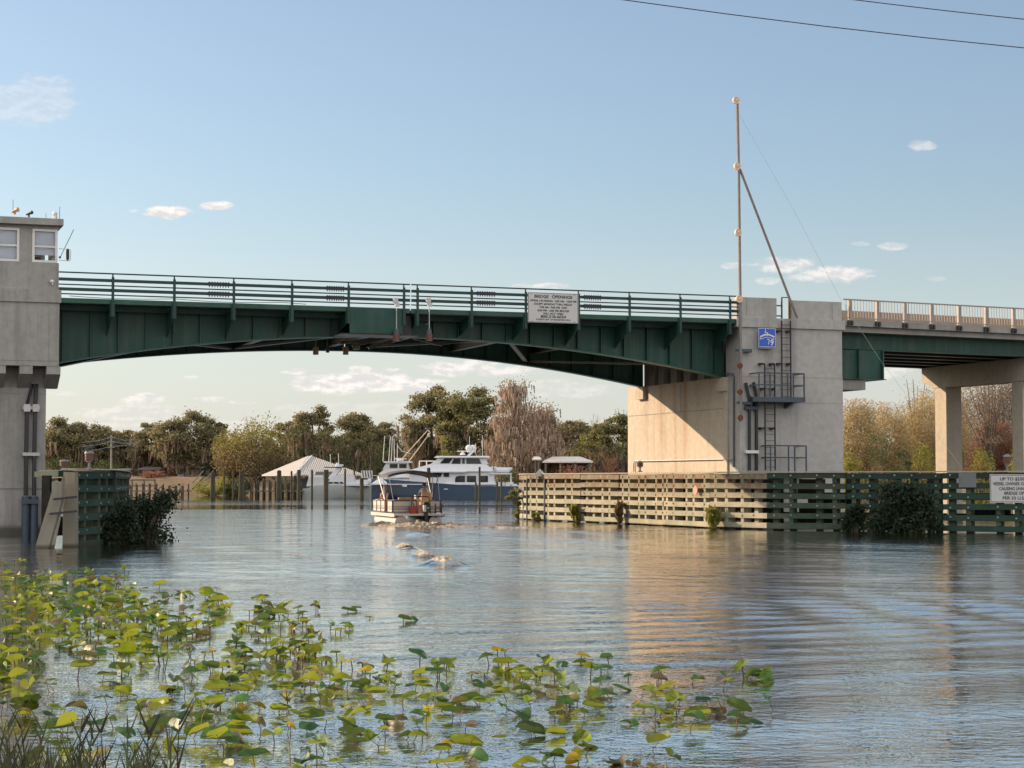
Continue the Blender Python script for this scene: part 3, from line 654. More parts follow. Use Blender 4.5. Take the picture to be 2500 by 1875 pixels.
# ================================================================== RIGHT PIER
UF = bp(1806, 900, 0)[0]; UR_ = bp(2057, 900, 0)[0]
RP = thing('bridge_pier', 'tall grey concrete drawbridge pier with rust stained river face', 'bridge pier', tuple(BW((33.5, 6, 0))))
zf = lambda y, w=0: bp(1900, y, w)[1]
B = MB(BW); B.box((UF, 0, -1.6), (UR_, 13.2, 7.12)); B.build('pier_body', M['pier_concrete'], RP)
B = MB(BW); B.box((UF+.01, .012, 7.12), (UR_-.01, 1.45, zf(800))); B.build('end_wall', M['concrete'], RP)
B = MB(BW); B.box((UF-.003, -.006, -1.5), (UF+.75, 1.46, 7.118)); B.box((UF+.75, -.006, -1.5), (UR_+.003, .3, 7.118)); B.build('front_face', M['concrete'], RP)
B = MB(BW); B.box((UF+.55, 1.46, 7.121), (UR_-.02, 11.1, 9.5)); B.box((UF+.06, 9.9, 7.122), (UF+.549, 11.17, 9.5)); B.build('abutment_block', M['slab'], RP)
B = MB(BW); B.box((UF-.18, -.09, zf(801)), (UR_+.12, 1.6, zf(778))); B.build('ledge', M['concrete'], RP)
B = MB(BW); g0, g1 = bp(1896, 750, 0)[0], bp(1932, 750, 0)[0]; z1 = zf(731)
B.box((UF-.14, 0, zf(778)+.002), (g0, .35, z1+.05)); B.box((g1, 0, zf(778)+.002), (UR_-.02, .35, z1-.02)); B.build('parapet', M['concrete'], RP)
B = MB(BW); u = bp(1823, 750, -.01)[0]; B.box((u-.01, -.012, zf(775)), (u+.01, -.001, z1)); u = bp(2032, 750, -.01)[0]; B.box((u-.01, -.012, zf(778)+.01), (u+.01, -.001, z1-.04))
B.box((UF+.01, -.012, zf(921)), (UR_, -.0065, zf(919.5))); B.box((UF+.01, -.012, zf(984)), (UR_, -.0065, zf(982.6)))
B.box((UF-.016, 1.5, 5.62), (UF-.001, 13.1, 5.66)); B.box((UF-.016, 6.5, 5.66), (UF-.001, 6.54, 7.0)); B.build('form_joint', M['slab'], RP)
# girder bearings and pilaster on the river face
for w in (1.7, 11.2):
    B = MB(BW); B.box((UF-.22, w-.5, 6.45), (UF-.002, w+.5, 7.1)); B.build('bearing_block', M['pier_concrete'], RP)
B = MB(BW); B.box((UF-.1, 1.2, -1.4), (UF-.017, 1.55, 6.44)); B.build('pilaster', M['pier_concrete'], RP)
B = MB(BW)
for w in (3, 4.6, 6.2, 7.8, 9.4): B.box((UF+.2, w-.35, 7.122), (UF+.5, w+.35, 9.1))
B.build('bearing_column', M['slab'], RP)
# graffiti-like scuffs on the parapet
m, nt, b = new_mat('paint_scuffs')
# conduits on the front
for pts, r_ in (([(1821, 934), (1822, 942), (1830, 975), (1830, 1148)], .075), ([(1840, 933), (1846, 962), (1847, 1000), (1847, 1148)], .075), ([(1826, 960), (1844, 984)], .03)):
    B = MB(BW); B.tube([(bp(p, y, -.12)[0], -.12, bp(p, y, -.12)[1]) for p, y in pts], r_, 8); B.build('conduit', M['black'], RP, smooth=True)
for y, mt in ((996, 'bluesteel'), (1103, 'white')):
    B = MB(BW); a, c_ = bp(1821, y, -.2), bp(1852, y, -.2); B.box((a[0], -.24, a[1]-.07), (c_[0], -.008, a[1]+.07)); B.build('conduit_bracket', M[mt], RP)
# river face pipework
B = MB(BW); q = lambda p, y: (UF-.07, *bside(p, y, UF-.07))
B.tube([q(1769, 913), q(1789, 913), q(1791, 918), q(1791, 1140)], .045, 6); B.build('drain_pipe', M['bluesteel'], RP)
B = MB(BW); B.tube([q(1547, 1152), q(1547, 1130), q(1550, 1126), q(1788, 1121)], .035, 6); B.build('water_pipe', M['galv'], RP)
# ladders
def ladder(name, label, px0, px1, y0, y1, w, brackets):
    u0, u1 = bp(px0, 900, w)[0], bp(px1, 900, w)[0]; z0, z1 = zf(y1, w), zf(y0, w)
    t = thing(name, label, 'ladder', tuple(BW(((u0+u1)/2, w, z0))), 'ladders on the pier')
    for u in (u0, u1): B = MB(BW); B.box((u-.025, w-.03, z0), (u+.025, w+.03, z1)); B.build('side_rail', M['dark'], t)
    B = MB(BW); z = z0+.15
    while z < z1: B.box((u0+.026, w-.012, z-.012), (u1-.026, w+.012, z+.012)); z += .305
    B.build('rung', M['dark'], t)
    B = MB(BW)
    for y in brackets:
        for u in (u0, u1): B.box((u-.2 if u == u0 else u-.16, w+.031, zf(y, w)-.05), (u-.03 if u == u0 else u+.04, -.015, zf(y, w)+.05))
    B.build('bracket', M['dark'], t)
    return t
ladder('ladder', 'upper steel ladder running from the parapet gate down to the platform', 1909, 1930.5, 782, 975, -.22, (808, 888))
ladder('ladder', 'lower steel ladder running from the platform down to the timber fender', 1867, 1891, 888, 1148, -.30, (889, 950, 1046))
def railing(B, u0, u1, w0, w1, z0, z1, zm, pu, r_=.03):
    for z in (z1, zm):
        B.box((u0, w0-r_, z-r_), (u1, w0+r_, z+r_)); B.box((u0-r_, w0+r_, z-r_), (u0+r_, w1, z+r_)); B.box((u1-r_, w0+r_, z-r_), (u1+r_, w1, z+r_))
    for u in pu: B.box((u-r_*.9, w0-r_*.9-.006, z0), (u+r_*.9, w0+r_*.9-.006, z1-.002))
PF = thing('access_platform', 'small blue grey steel platform with guard rails bolted to the pier', 'platform', tuple(BW((34, -.6, zf(975)))))
u0, u1 = bp(1852, 940, -1)[0], bp(1966, 940, -1)[0]
zp = lambda y: bp(1900, y, -1)[1]
B = MB(BW); B.box((u0, -1.0, zp(981)), (u1, -.02, zp(969))); B.build('floor', M['bluesteel'], PF)
B = MB(BW); railing(B, u0+.04, u1-.04, -.96, -.05, zp(969)+.002, zp(911), zp(940), [u0+.04]+[bp(p, 940, -1)[0] for p in (1881, 1909, 1924, 1938)]+[u1-.04]); B.build('guard_rail', M['bluesteel'], PF)
B = MB(BW)
for u in (u0+.2, u1-.6): B.prism([(u, -.9, zp(981)-.002), (u, -.02, zp(981)-.002), (u, -.02, zp(990)-.1), (u, -.5, zp(988))], (.12, 0, 0))
B.build('support_bracket', M['bluesteel'], PF)
PF = thing('guard_rail', 'low blue grey railing at the foot of the pier above the timber fender', 'railing', tuple(BW((34, -.6, 2.6))))
u0, u1 = bp(1881, 1100, -.9)[0], bp(1968, 1100, -.9)[0]; zp2 = lambda y: bp(1900, y, -.9)[1]
B = MB(BW); railing(B, u0, u1, -.9, -.02, zp2(1155), zp2(1088), zp2(1117), [u0, bp(1925, 1100, -.9)[0], bp(1940, 1100, -.9)[0], u1]); B.build('rail', M['bluesteel'], PF)
B = MB(BW); B.box((u0-.3, -1.0, zp2(1160)), (u1+.3, -.02, zp2(1156))); B.build('floor', M['bluesteel'], PF)
GT = thing('gate', 'narrow black framed gate with white panel in the parapet gap', 'gate', tuple(BW((bp(1915, 750, 0)[0], 0, zf(778)))))
a, c_ = bp(1908.5, 750, .05)[0], bp(1926, 750, .05)[0]
B = MB(BW)
for u in (a, c_): B.box((u-.03, .02, zf(778)+.003), (u+.03, .08, zf(725)))
B.box((a+.03, .02, zf(726.5)), (c_-.03, .08, zf(724.5)))
for y in (746, 771): B.box((g0, .03, zf(y)-.03), (a-.03, .07, zf(y)+.03))
B.build('frame', M['black'], GT)
B = MB(BW); B.box((c_+.033, .03, zf(777)), (c_+.12, .09, zf(730))); B.build('post', M['fender'], GT)
# blue channel sign
BS = thing('channel_sign', 'square blue sign with white bridge and lightning symbol and number 9', 'sign', tuple(BW((bp(1872, 820, 0)[0], -.3, zf(848, -.3)))))
a, z1 = bp(1851.5, 800.5, -.3); c_, z0 = bp(1894, 848, -.3); W_, H_ = c_-a, z1-z0
B = MB(BW); B.box((a, -.3, z0), (c_, -.27, z1)); B.build('panel', M['signblue'], BS)
B = MB(BW); B.box((a+.1, -.265, z0-.06), (c_-.1, -.014, z1-.2)); B.build('mounting_box', M['concrete'], BS)
B = MB(BW); e = .025
for p0, p1 in (((a+.006, z0+.006), (c_-.006, z0+e)), ((a+.006, z1-e), (c_-.006, z1-.006)), ((a+.006, z0+e), (a+e, z1-e)), ((c_-e, z0+e), (c_-.006, z1-e))): B.box((p0[0], -.305, p0[1]), (p1[0], -.301, p1[1]))
S_ = lambda x, y: (a + x*W_, -.307, z1 - y*H_)
def stroke(B, pts, wd):
    for k, (p, q_) in enumerate(zip(pts, pts[1:])): B.beam(Vector(S_(*p)) - Vector((0, .002*k, 0)), Vector(S_(*q_)) - Vector((0, .002*k, 0)), wd, .004, up=(0, 1, 0))
stroke(B, [(.42, .05), (.38, .24), (.54, .24), (.50, .42)], .035); stroke(B, [(.50, .58), (.62, .58), (.57, .86)], .035)
arc = [(.10 + .80*k/12, .47 - .13*math.sin(math.pi*k/12)) for k in range(13)]; stroke(B, arc, .075)
stroke(B, [(.10, .50), (.13, .60), (.28, .53)], .03); stroke(B, [(.90, .50), (.87, .60), (.72, .53)], .03)
arc = [(.22 + .56*k/10, .55 - .07*math.sin(math.pi*k/10)) for k in range(11)]; stroke(B, arc, .022)
B.build('symbol', M['white'], BS)
text('lettering', '9', .42*H_, BW((a+.78*W_, -.31, z1-.77*H_)), UB, (0, 0, 1), M['white'], BS)
# mast
MS = thing('mast', 'tall slender steel mast with pale round discs and a diagonal brace', 'mast', tuple(BW((UF, -.4, 5))))
q = lambda p, y, w=-.4: (bp(p, y, w)[0], w, bp(p, y, w)[1])
B = MB(BW); B.tube([q(1799.5, 240), q(1803, 405), q(1807, 730), q(1809, 1028)], .075, 8); B.build('pole', M['mast'], MS, smooth=True)
B = MB(BW); B.tube([q(1797.5, 250), q(1801, 405), q(1805, 730), q(1807, 1030)], .03, 6); B.build('cable', M['bluesteel'], MS)
B = MB(BW); B.tube([q(1806, 412), q(1925, 722), q(1947, 777)], .062, 8); B.build('brace', M['mast'], MS)
B = MB(BW); B.tube([q(1806, 282), q(1935, 508), q(2052, 730), q(2155, 888, -2)], .006, 4); B.tube([q(2155, 888, -2), q(2355, 1150, -5)], .006, 4); B.build('guy_wire', M['galv'], MS)
for k, (p, y) in enumerate(((1797, 245), (1800, 406), (1802, 568), (1804.5, 730), (1806.5, 893), (1806.5, 957), (1807.5, 1020))):
    B = MB(BW); c = Vector(q(p, y, -.52)); r_ = .17 if k < 4 else .13
    nseg = 20; rows = []
    for rr, dy in ((.02, -.035), (.45, -.04), (.5, -.02), (.85, -.02), (.9, -.045), (1, -.045), (1, .03), (.02, .03)):
        rows.append([c + Vector((r_*rr*math.cos(2*math.pi*j/nseg), dy, r_*rr*math.sin(2*math.pi*j/nseg))) for j in range(nseg)])
    B.grid(rows, True)
    if k < 4:
        for j in range(10): a_ = 2*math.pi*j/10; B.beam(c+Vector((0, -.05, 0)), c+Vector((r_*math.cos(a_), -.05, r_*math.sin(a_))), .012, .01, up=(0, 1, 0))
    B.build('disc', M['lampwhite'] if k < 4 else M['ruststeel'], MS)
for y in (855, 984):
    z_ = q(1808, y)[2]; B = MB(BW); B.box((UF-.35, -.38, z_-.06), (UF+.45, -.28, z_+.07)); B.box((UF+.2, -.28, z_-.08), (UF+.5, -.008, z_+.08)); B.build('clamp', M['bluesteel'], MS)

# ================================================================== APPROACH SPAN
AS = thing('approach_span', 'fixed green girder approach span with concrete deck and picket railing', 'bridge span', tuple(BW((45, 6, 8.5))))
sl = lambda u, z: z - .0148*(u - 36.7)
def abox(B, u0, u1, w0, w1, z0, z1): B.hexa([(u0,w0,sl(u0,z0)),(u1,w0,sl(u1,z0)),(u1,w1,sl(u1,z0)),(u0,w1,sl(u0,z0)),(u0,w0,sl(u0,z1)),(u1,w0,sl(u1,z1)),(u1,w1,sl(u1,z1)),(u0,w1,sl(u0,z1))])
UE2 = 78
B = MB(BW); abox(B, UR_+.03, UE2, 0, 13, 9.60, 9.88); abox(B, UR_+.03, UE2, .22, 12.8, 9.33, 9.598); B.build('deck_slab', M['slab'], AS)
for k, w in enumerate((1.0, 3.0, 5.0, 7.0, 9.0, 11.2)):
    z0 = 8.56
    B = MB(BW); abox(B, UR_+.06, UE2, w-.03, w+.03, z0+.04, 9.28); abox(B, UR_+.06, UE2, w-.2, w+.2, z0, z0+.039); abox(B, UR_+.06, UE2, w-.18, w+.18, 9.285, 9.325); B.build('girder', M['green'] if k == 0 else M['girder_in'], AS)
B = MB(BW); ub = bp(2153, 880, .9)[0]; zb = lambda y: bp(2100, y, .9)[1]
B.box((UR_+.05, .85, zb(925)), (ub, 1.2, sl(39, 8.55))); um_ = bp(2094, 880, .85)[0]
for u in (um_, ub-.03): B.box((u-.03, .70, zb(925)), (u+.03, .849, sl(39, 8.54)))
B.box((UR_+.05, .68, zb(927)), (ub+.12, 12, zb(925)-.002)); B.box((UR_+.051, 1.201, zb(925)+.002), (ub-.01, 11.8, 8.5)); B.build('tail_girder', M['green'], AS)
B = MB(BW); B.box((UR_+.05, .8, zb(952)), (bp(2113, 940, .8)[0], 11.5, zb(928))); B.build('counterweight', M['slab'], AS)
B = MB(BW); abox(B, UR_+.03, UE2, -.06, .0-.002, 10.82, 10.88); abox(B, UR_+.25, UE2, -.05, -.01, 9.96, 10.0); B.build('handrail', M['rail_alu'], AS)
B = MB(BW); u = UR_+.2
while u < 52: abox(B, u-.012, u+.012, -.043, -.018, 10.002, 10.818); u += .155
pk = B.build('picket', M['rail_alu'], AS); tag(pk, kind='stuff')
rp_u = [bp(p, 760, 0)[0] for p in (2075, 2142, 2209, 2275, 2341, 2407, 2474)]; st = rp_u[-1]-rp_u[-2]
while rp_u[-1] < 60: rp_u.append(rp_u[-1]+st)
for u in rp_u:
    B = MB(BW); abox(B, u-.07, u+.07, -.075, -.061, 9.9, 10.86); abox(B, u-.07, u-.055, -.0605, .09, 9.9, 10.86); abox(B, u+.055, u+.07, -.0605, .09, 9.9, 10.86); ps = B.build('rail_post', M['rail_alu'], AS)
    B = MB(BW)
    for s in (-.12, .06): abox(B, u+s-.03, u+s+.07, -.10, -.002, 9.63, 9.84)
    B.build('post_anchor', M['dark'], ps)
B = MB(BW); abox(B, UR_+.03, UE2, 1.8, 2.1, 9.885, 10.52); B.build('traffic_barrier', simple('warm_concrete_barrier', (.36, .28, .21), .85), AS)
B = MB(BW); abox(B, UR_+.03, UE2, 12.6, 12.9, 9.885, 10.7); B.build('far_barrier', M['slab'], AS)

BT = thing('bridge_bent', 'concrete column bent with a long cap carrying the approach span', 'bridge support', tuple(BW((48, 6, 0))))
ubn = 47.4; wa = bside(2250, 900, ubn)[0]
w1a, w1b = bside(2308, 1000, ubn)[0], bside(2281, 1000, ubn)[0]; w2a, w2b = bside(2495, 1000, ubn)[0], bside(2469, 1000, ubn)[0]
B = MB(BW); B.prism([(ubn, wa, 8.38), (ubn, wa, 7.62), (ubn, w1b+.1, 7.24), (ubn, .6, 7.24), (ubn, -.2, 7.7), (ubn, -.2, 8.38)], (1.05, 0, 0)); B.build('cap', M['cap_concrete'], BT)
for a, c_ in ((w1a, w1b), (w2a, w2b)):
    B = MB(BW); B.box((ubn+.05, a, -1.6), (ubn+1.0, c_, 7.238)); B.build('column', M['cap_concrete'], BT)
B = MB(BW)
for w in (1.0, 3.0, 5.0, 7.0, 9.0, 11.2): B.box((ubn+.2, w-.25, 8.381), (ubn+.85, w+.25, sl(ubn, 8.55)))
B.build('bearing_pad', M['galv'], BT)
# overhead power lines
for k, (pa, pb, Yw) in enumerate((((1525, 0), (2500, 117), 62), ((2090, 0), (2500, 47), 64))):
    A, C_ = at(*pa, Yw), at(*pb, Yw); d = C_ - A; B = MB()
    pts = [A + d * s + Vector((0, 0, 0 if k else -.0)) for s in (-2.5, -1.5, -.8, -.3, 0, .25, .5, .75, 1, 1.4, 2, 3)]
    for p_, s in zip(pts, (-2.5, -1.5, -.8, -.3, 0, .25, .5, .75, 1, 1.4, 2, 3)): p_.z += -.30*(1 if k == 0 else .2)*(s*(1-s))*(1 if 0 <= s <= 1 else .4)
    B.tube(pts, .017, 5); o = B.build('power_line', M['ruststeel'] if False else simple('dark_red_cable', (.03, .008, .02), .6), None, loc=tuple(A))
    tag(o, ('lower overhead power line crossing the sky above the mast', 'upper overhead power line cutting the top right of the sky')[k], 'power line', 'overhead power lines')
# ================================================================== TIMBER FENDERS
ROWZ = [2.44, 1.99, 1.55, 1.11, .67, .20]; RH = .122
def resample(path, step):
    out = []; L = 0
    for (a, b_) in zip(path, path[1:]):
        a, b_ = Vector(a), Vector(b_); n = max(1, round((b_-a).length/step))
        for k in range(n): out.append(a + (b_-a)*k/n)
    out.append(Vector(path[-1])); return out
def fender(name, label, path, joints, cat='timber fender', seed=1, rear=True, mats=None, back=1, end_cap=True):
    r = random.Random(seed); P0_ = [Vector((*p, 0)) for p in path]; P_ = [P0_[0]]; m2 = []; j2 = []
    for q, (a, b_) in enumerate(zip(P0_, P0_[1:])):
        n = max(1, round((b_-a).length/5.2))
        for k in range(1, n+1): P_.append(a + (b_-a)*k/n); m2.append(mats[q]); j2.append(joints[q] if k == n and q < len(joints) else 0)
    mats = m2; joints = j2
    t = thing(name, label, cat, tuple(P_[len(P_)//2]))
    def side(a, b_): d = (b_ - a).normalized(); return Vector((-d.y, d.x, 0)) * back   # towards the back of the fender
    for k, (a, b_) in enumerate(zip(P_, P_[1:])):
        mt = M[mats[k]]
        d = (b_ - a).normalized(); s = side(a, b_); L_ = (b_-a).length
        for j, z in enumerate(ROWZ):
            B = MB(); n = max(1, int(L_/2.2)); off = r.uniform(-.03, .03); dzr = r.uniform(-.022, .022)
            pr = []
            for q in range(n+1):
                p = a + d*(L_*q/n) + d*(.02 if q == 0 else (-.02 if q == n else 0)) + s*off; pr.append((p, z + dzr + r.uniform(-.012, .012)))
            rows = []
            for c in range(4):
                dz = (-RH, -RH, RH, RH)[c]; ds = (0, .2, .2, 0)[c]
                rows.append([p + s*ds + Vector((0, 0, zz + dz*(1+.05*math.sin(zz*90+p.x*3)))) for p, zz in pr])
            B.grid([list(x) for x in zip(*rows)], True)
            B.f.append([0, 1, 2, 3]); m_ = len(B.v); B.f.append([m_-1, m_-2, m_-3, m_-4])
            B.build('waler', mt, t)
        # posts, in pairs
        u = .35
        while u < L_ - .2:
            for du in (0, .78):
                if u + du > L_ - .12: continue
                p = a + d*(u+du)
                B = MB(); B.hexa([p - d*.13 + s*.205 + Vector((0,0,-1.4)), p + d*.13 + s*.205 + Vector((0,0,-1.4)), p + d*.13 + s*.47 + Vector((0,0,-1.4)), p - d*.13 + s*.47 + Vector((0,0,-1.4)),
                                  p - d*.13 + s*.205 + Vector((0,0,2.5)), p + d*.13 + s*.205 + Vector((0,0,2.5)), p + d*.13 + s*.47 + Vector((0,0,2.5)), p - d*.13 + s*.47 + Vector((0,0,2.5))])
                if (r.random() < .8):
                    for z0, z1 in zip(ROWZ[1:], ROWZ):           # spacer blocks between the walers
                        c = p + s*.1; B.hexa([c - d*.10 - s*.06 + Vector((0,0,z0+RH+.004)), c + d*.10 - s*.06 + Vector((0,0,z0+RH+.004)), c + d*.10 + s*.106 + Vector((0,0,z0+RH+.004)), c - d*.10 + s*.106 + Vector((0,0,z0+RH+.004)),
                                              c - d*.10 - s*.06 + Vector((0,0,z1-RH-.004)), c + d*.10 - s*.06 + Vector((0,0,z1-RH-.004)), c + d*.10 + s*.106 + Vector((0,0,z1-RH-.004)), c - d*.10 + s*.106 + Vector((0,0,z1-RH-.004))])
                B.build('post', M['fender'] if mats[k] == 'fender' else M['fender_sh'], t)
                B = MB()
                for z in ROWZ[:5]:
                    q_ = p + Vector((0, 0, z + r.uniform(-.03, .03))); B.tube([q_ - s*.035, q_ - s*.001], .045, 6)
                o = B.build('bolt_row', M['ruststeel'] if mats[k] == 'fender_x' else M['rail_alu'], t)
            u += 2.05 + r.uniform(-.2, .2)
        # cap plank
        B = MB(); B.hexa([a - s*.05 + Vector((0,0,2.59)), b_ - s*.05 + Vector((0,0,2.59)), b_ + s*.5 + Vector((0,0,2.59)), a + s*.5 + Vector((0,0,2.59)),
                          a - s*.05 + Vector((0,0,2.64)), b_ - s*.05 + Vector((0,0,2.64)), b_ + s*.5 + Vector((0,0,2.64)), a + s*.5 + Vector((0,0,2.64))])
        B.build('cap_plank', M['capwood'], t)
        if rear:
            # rear row of planks and cross ties: near-black, painting in the shade behind the gaps
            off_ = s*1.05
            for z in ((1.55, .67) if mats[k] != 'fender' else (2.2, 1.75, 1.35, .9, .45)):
                B = MB(); B.beam(a + off_ + d*.2 + Vector((0,0,z)), b_ + off_ - d*.2 + Vector((0,0,z)), .18, .30); B.build('rear_plank', M['gap_shade'], t)
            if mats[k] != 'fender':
                for z in (2.2, 1.77, 1.33, .89, .44):  # short planks added behind some gaps to darken them
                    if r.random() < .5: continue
                    f0 = r.uniform(0, .5); f1 = f0 + r.uniform(.25, .5); B = MB(); B.beam(a + s*.9 + (b_-a)*f0 + Vector((0,0,z)), a + s*.9 + (b_-a)*min(f1, 1) + Vector((0,0,z)), .14, .20); B.build('rear_plank', M['gap_shade'], t)
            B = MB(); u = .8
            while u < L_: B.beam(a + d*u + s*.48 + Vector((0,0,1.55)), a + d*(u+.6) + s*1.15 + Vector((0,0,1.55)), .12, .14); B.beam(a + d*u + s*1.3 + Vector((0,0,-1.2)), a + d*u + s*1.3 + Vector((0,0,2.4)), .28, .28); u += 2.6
            B.build('rear_post', M['gap_shade'], t)
    # corner post strips where the facets meet
    for k, p in enumerate(P_[1:-1]):
        if not joints[k]: continue
        d = (P_[k+2]-P_[k]).normalized(); s = Vector((-d.y, d.x, 0))*back
        B = MB(); B.hexa([p - d*.05 - s*.05 + Vector((0,0,-1)), p + d*.05 - s*.05 + Vector((0,0,-1)), p + d*.05 - s*.012 + Vector((0,0,-1)), p - d*.05 - s*.012 + Vector((0,0,-1)),
                          p - d*.05 - s*.05 + Vector((0,0,2.3)), p + d*.05 - s*.05 + Vector((0,0,2.3)), p + d*.05 - s*.012 + Vector((0,0,2.3)), p - d*.05 - s*.012 + Vector((0,0,2.3))])
        B.build('corner_strap', M['dark'], t)
    return t
def gx_(px, Y): p = at(px, 1175, Y); return (p.x, Y)
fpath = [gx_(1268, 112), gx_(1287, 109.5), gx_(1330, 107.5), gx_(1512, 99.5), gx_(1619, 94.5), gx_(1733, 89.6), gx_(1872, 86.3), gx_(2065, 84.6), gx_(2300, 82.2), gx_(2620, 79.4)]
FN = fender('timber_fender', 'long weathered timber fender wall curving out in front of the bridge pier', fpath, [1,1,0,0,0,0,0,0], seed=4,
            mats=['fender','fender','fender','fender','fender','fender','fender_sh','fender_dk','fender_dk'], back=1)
# left fender: front facet, then the river side running away
lpath = [gx_(183, 65.2), gx_(280, 69.2), gx_(311, 77), gx_(318, 92)]
ROWZ_s = ROWZ; ROWZ = [2.42, 1.94, 1.46, .98, .50, .02]
FL = fender('timber_fender', 'short dark timber fender end beside the operator tower', lpath, [1,1], seed=9, mats=['fender_dk']*3, back=1)
ROWZ = ROWZ_s
g = lambda px, py, Y: at(px, py, Y)
def slab_px(B, pts, Y, th):                       # outline from the photograph at its own distance, real thickness
    B.prism([at(x, y, Y + dy) for x, y, dy in pts], (0, th, 0))
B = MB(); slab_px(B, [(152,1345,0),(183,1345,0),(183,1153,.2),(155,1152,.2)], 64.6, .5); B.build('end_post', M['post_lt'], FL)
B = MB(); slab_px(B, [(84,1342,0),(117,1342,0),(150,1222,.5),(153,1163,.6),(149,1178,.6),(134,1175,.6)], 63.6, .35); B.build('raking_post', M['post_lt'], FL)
B = MB(); slab_px(B, [(117,1342,.1),(128,1342,.1),(155,1214,.6),(151,1206,.6)], 63.9, .25); B.build('raking_brace', M['capwood'], FL)
for (x0, y0, x1, y1) in ((130, 1219, 187, 1213), (119, 1255, 187, 1248)):
    B = MB(); B.beam(at(x0, y0, 63.5), at(x1, y1, 64.5), .06, .07); B.build('strap', M['black'], FL)
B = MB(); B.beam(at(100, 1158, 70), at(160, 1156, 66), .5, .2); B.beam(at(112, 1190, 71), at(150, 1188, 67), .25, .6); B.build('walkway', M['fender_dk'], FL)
B = MB(); B.beam(at(100, 1150, 69), at(318, 1145.5, 69), .5, .05); B.build('top_plank', M['capwood'], FL)

# lamps on the fenders
def fender_lamp(label, px, ytop, ybot, Y, lit=False, solar=True):
    b0 = at(px, ybot, Y); s = Y/F; t = thing('navigation_lamp', label, 'lamp', tuple(b0), 'navigation lamps on the fenders')
    H = (ybot - ytop)*s
    B = MB(); B.tube([b0, b0+Vector((0,0,H*.38))], .05, 8); B.tube([b0, b0+Vector((0,0,.05))], .13, 8); B.tube([b0+Vector((0,0,H*.38)), b0+Vector((0,0,H*.44))], .11, 10); B.build('stand', M['mast'], t)
    B = MB(); B.tube([b0+Vector((0,0,H*.45)), b0+Vector((0,0,H*.80))], .16, 12); B.build('lens', M['lens'], t)
    B = MB(); B.tube([b0+Vector((0,0,H*.81)), b0+Vector((0,0,H*.9)), b0+Vector((0,0,H*.97))], [.19, .15, .04], 12); B.build('cap', M['mast'], t)
    if solar:
        B = MB(); c = b0+Vector((0,0,H)); B.hexa([c+Vector(v) for v in ((-.18,-.12,-.02),(.16,-.12,.14),(.16,.12,.14),(-.18,.12,-.02),(-.18,-.12,.01),(.16,-.12,.17),(.16,.12,.17),(-.18,.12,.01))]); B.build('solar_panel', M['bluesteel'], t)
    return t
fender_lamp('red lamp with solar panel standing on the left fender beside the tower', 218, 1098, 1146, 66.5)
fender_lamp('small dark lamp standing between the tower and the left fender', 157, 1121, 1151, 68, solar=False)
fender_lamp('small rusty lamp on the sunlit fender in front of the rust stained pier face', 1562.5, 1124, 1152, 97.2, solar=False)
fender_lamp('red lamp standing on the right fender beside the approach columns', 2459, 1107, 1151, 81.5, solar=False)
# signs on the fender
def quad_sign(name, label, P0, P1, z0, z1, matk, lines=None, cat='sign'):
    P0, P1 = Vector(P0), Vector(P1); d = (P1 - P0); W_ = d.length; d.normalize(); n = Vector((d.y, -d.x, 0))
    t = thing(name, label, cat, tuple((P0+P1)/2 + Vector((0,0,z0))))
    c0 = P0 + Vector((0,0,z0)); B = MB(); th = -n*.03
    B.hexa([c0, c0+d*W_, c0+d*W_+th, c0+th, c0+Vector((0,0,z1-z0)), c0+d*W_+Vector((0,0,z1-z0)), c0+d*W_+th+Vector((0,0,z1-z0)), c0+th+Vector((0,0,z1-z0))]); B.build('panel', M[matk], t)
    if lines:
        B = MB(); e = .03; H_ = z1-z0
        pt = lambda a, b_, o=.004: c0 + d*a + Vector((0,0,b_)) + n*o
        for a0, b0, a1, b1 in ((.03,.03,W_-.03,.05),(.03,H_-.05,W_-.03,H_-.03),(.03,.05,.05,H_-.05),(W_-.05,.05,W_-.03,H_-.05)):
            B.hexa([pt(a0,b0),pt(a1,b0),pt(a1,b0,.001),pt(a0,b0,.001),pt(a0,b1),pt(a1,b1),pt(a1,b1,.001),pt(a0,b1,.001)])
        B.build('border_line', M['black'], t)
        for s, fy, fh, fx, fw in lines: text('lettering', s, fh*H_*1.38, pt(fx*W_, H_*(1-fy), .006), d, (0,0,1), M['black'], t, fw*W_)
    return t
def on_fender(px, k0=8):                          # point on a fender facet seen at px, slightly in front
    a, b_ = Vector((*fpath[k0], 0)), Vector((*fpath[k0+1], 0)); r_ = ray(px, 1175); t = (px-1250)/F*1.0
    for s in [i/2000 for i in range(-200, 2600)]:
        p = a + (b_-a)*s
        if (at(px, 1175, p.y).x - p.x) <= 0: break
    d = (b_-a).normalized(); return p + Vector((d.y, -d.x, 0))*.09
q0, q1 = on_fender(2418), on_fender(2566)
sY = q0.y/F
z1 = H_EYE + (1175-1158)*sY; z0 = H_EYE + (1175-1227)*sY
quad_sign('warning_sign', 'white sign about the 25000 dollar fine on the right end of the fender', q0, q1, z0, z1, 'signwhite',
   [('UP TO $25000 FINE', .17, .11, .5, .66), ('VESSEL OWNER OR OPERATOR', .34, .11, .5, .90), ('CAUSING UNNECESSARY', .51, .11, .5, .70), ('BRIDGE OPENING', .67, .11, .5, .52), ('PER 33 U.S.C. 499', .84, .11, .5, .58)])
q0, q1 = on_fender(2342), on_fender(2385)
quad_sign('blank_plate', 'blank grey square plate fixed to the fender left of the fine warning sign', q0, q1, H_EYE+(1175-1190)*sY, H_EYE+(1175-1153)*sY, 'signgrey', cat='plate')
t = on_fender(1706, 4); t = t - Vector((.1, .1, 0))
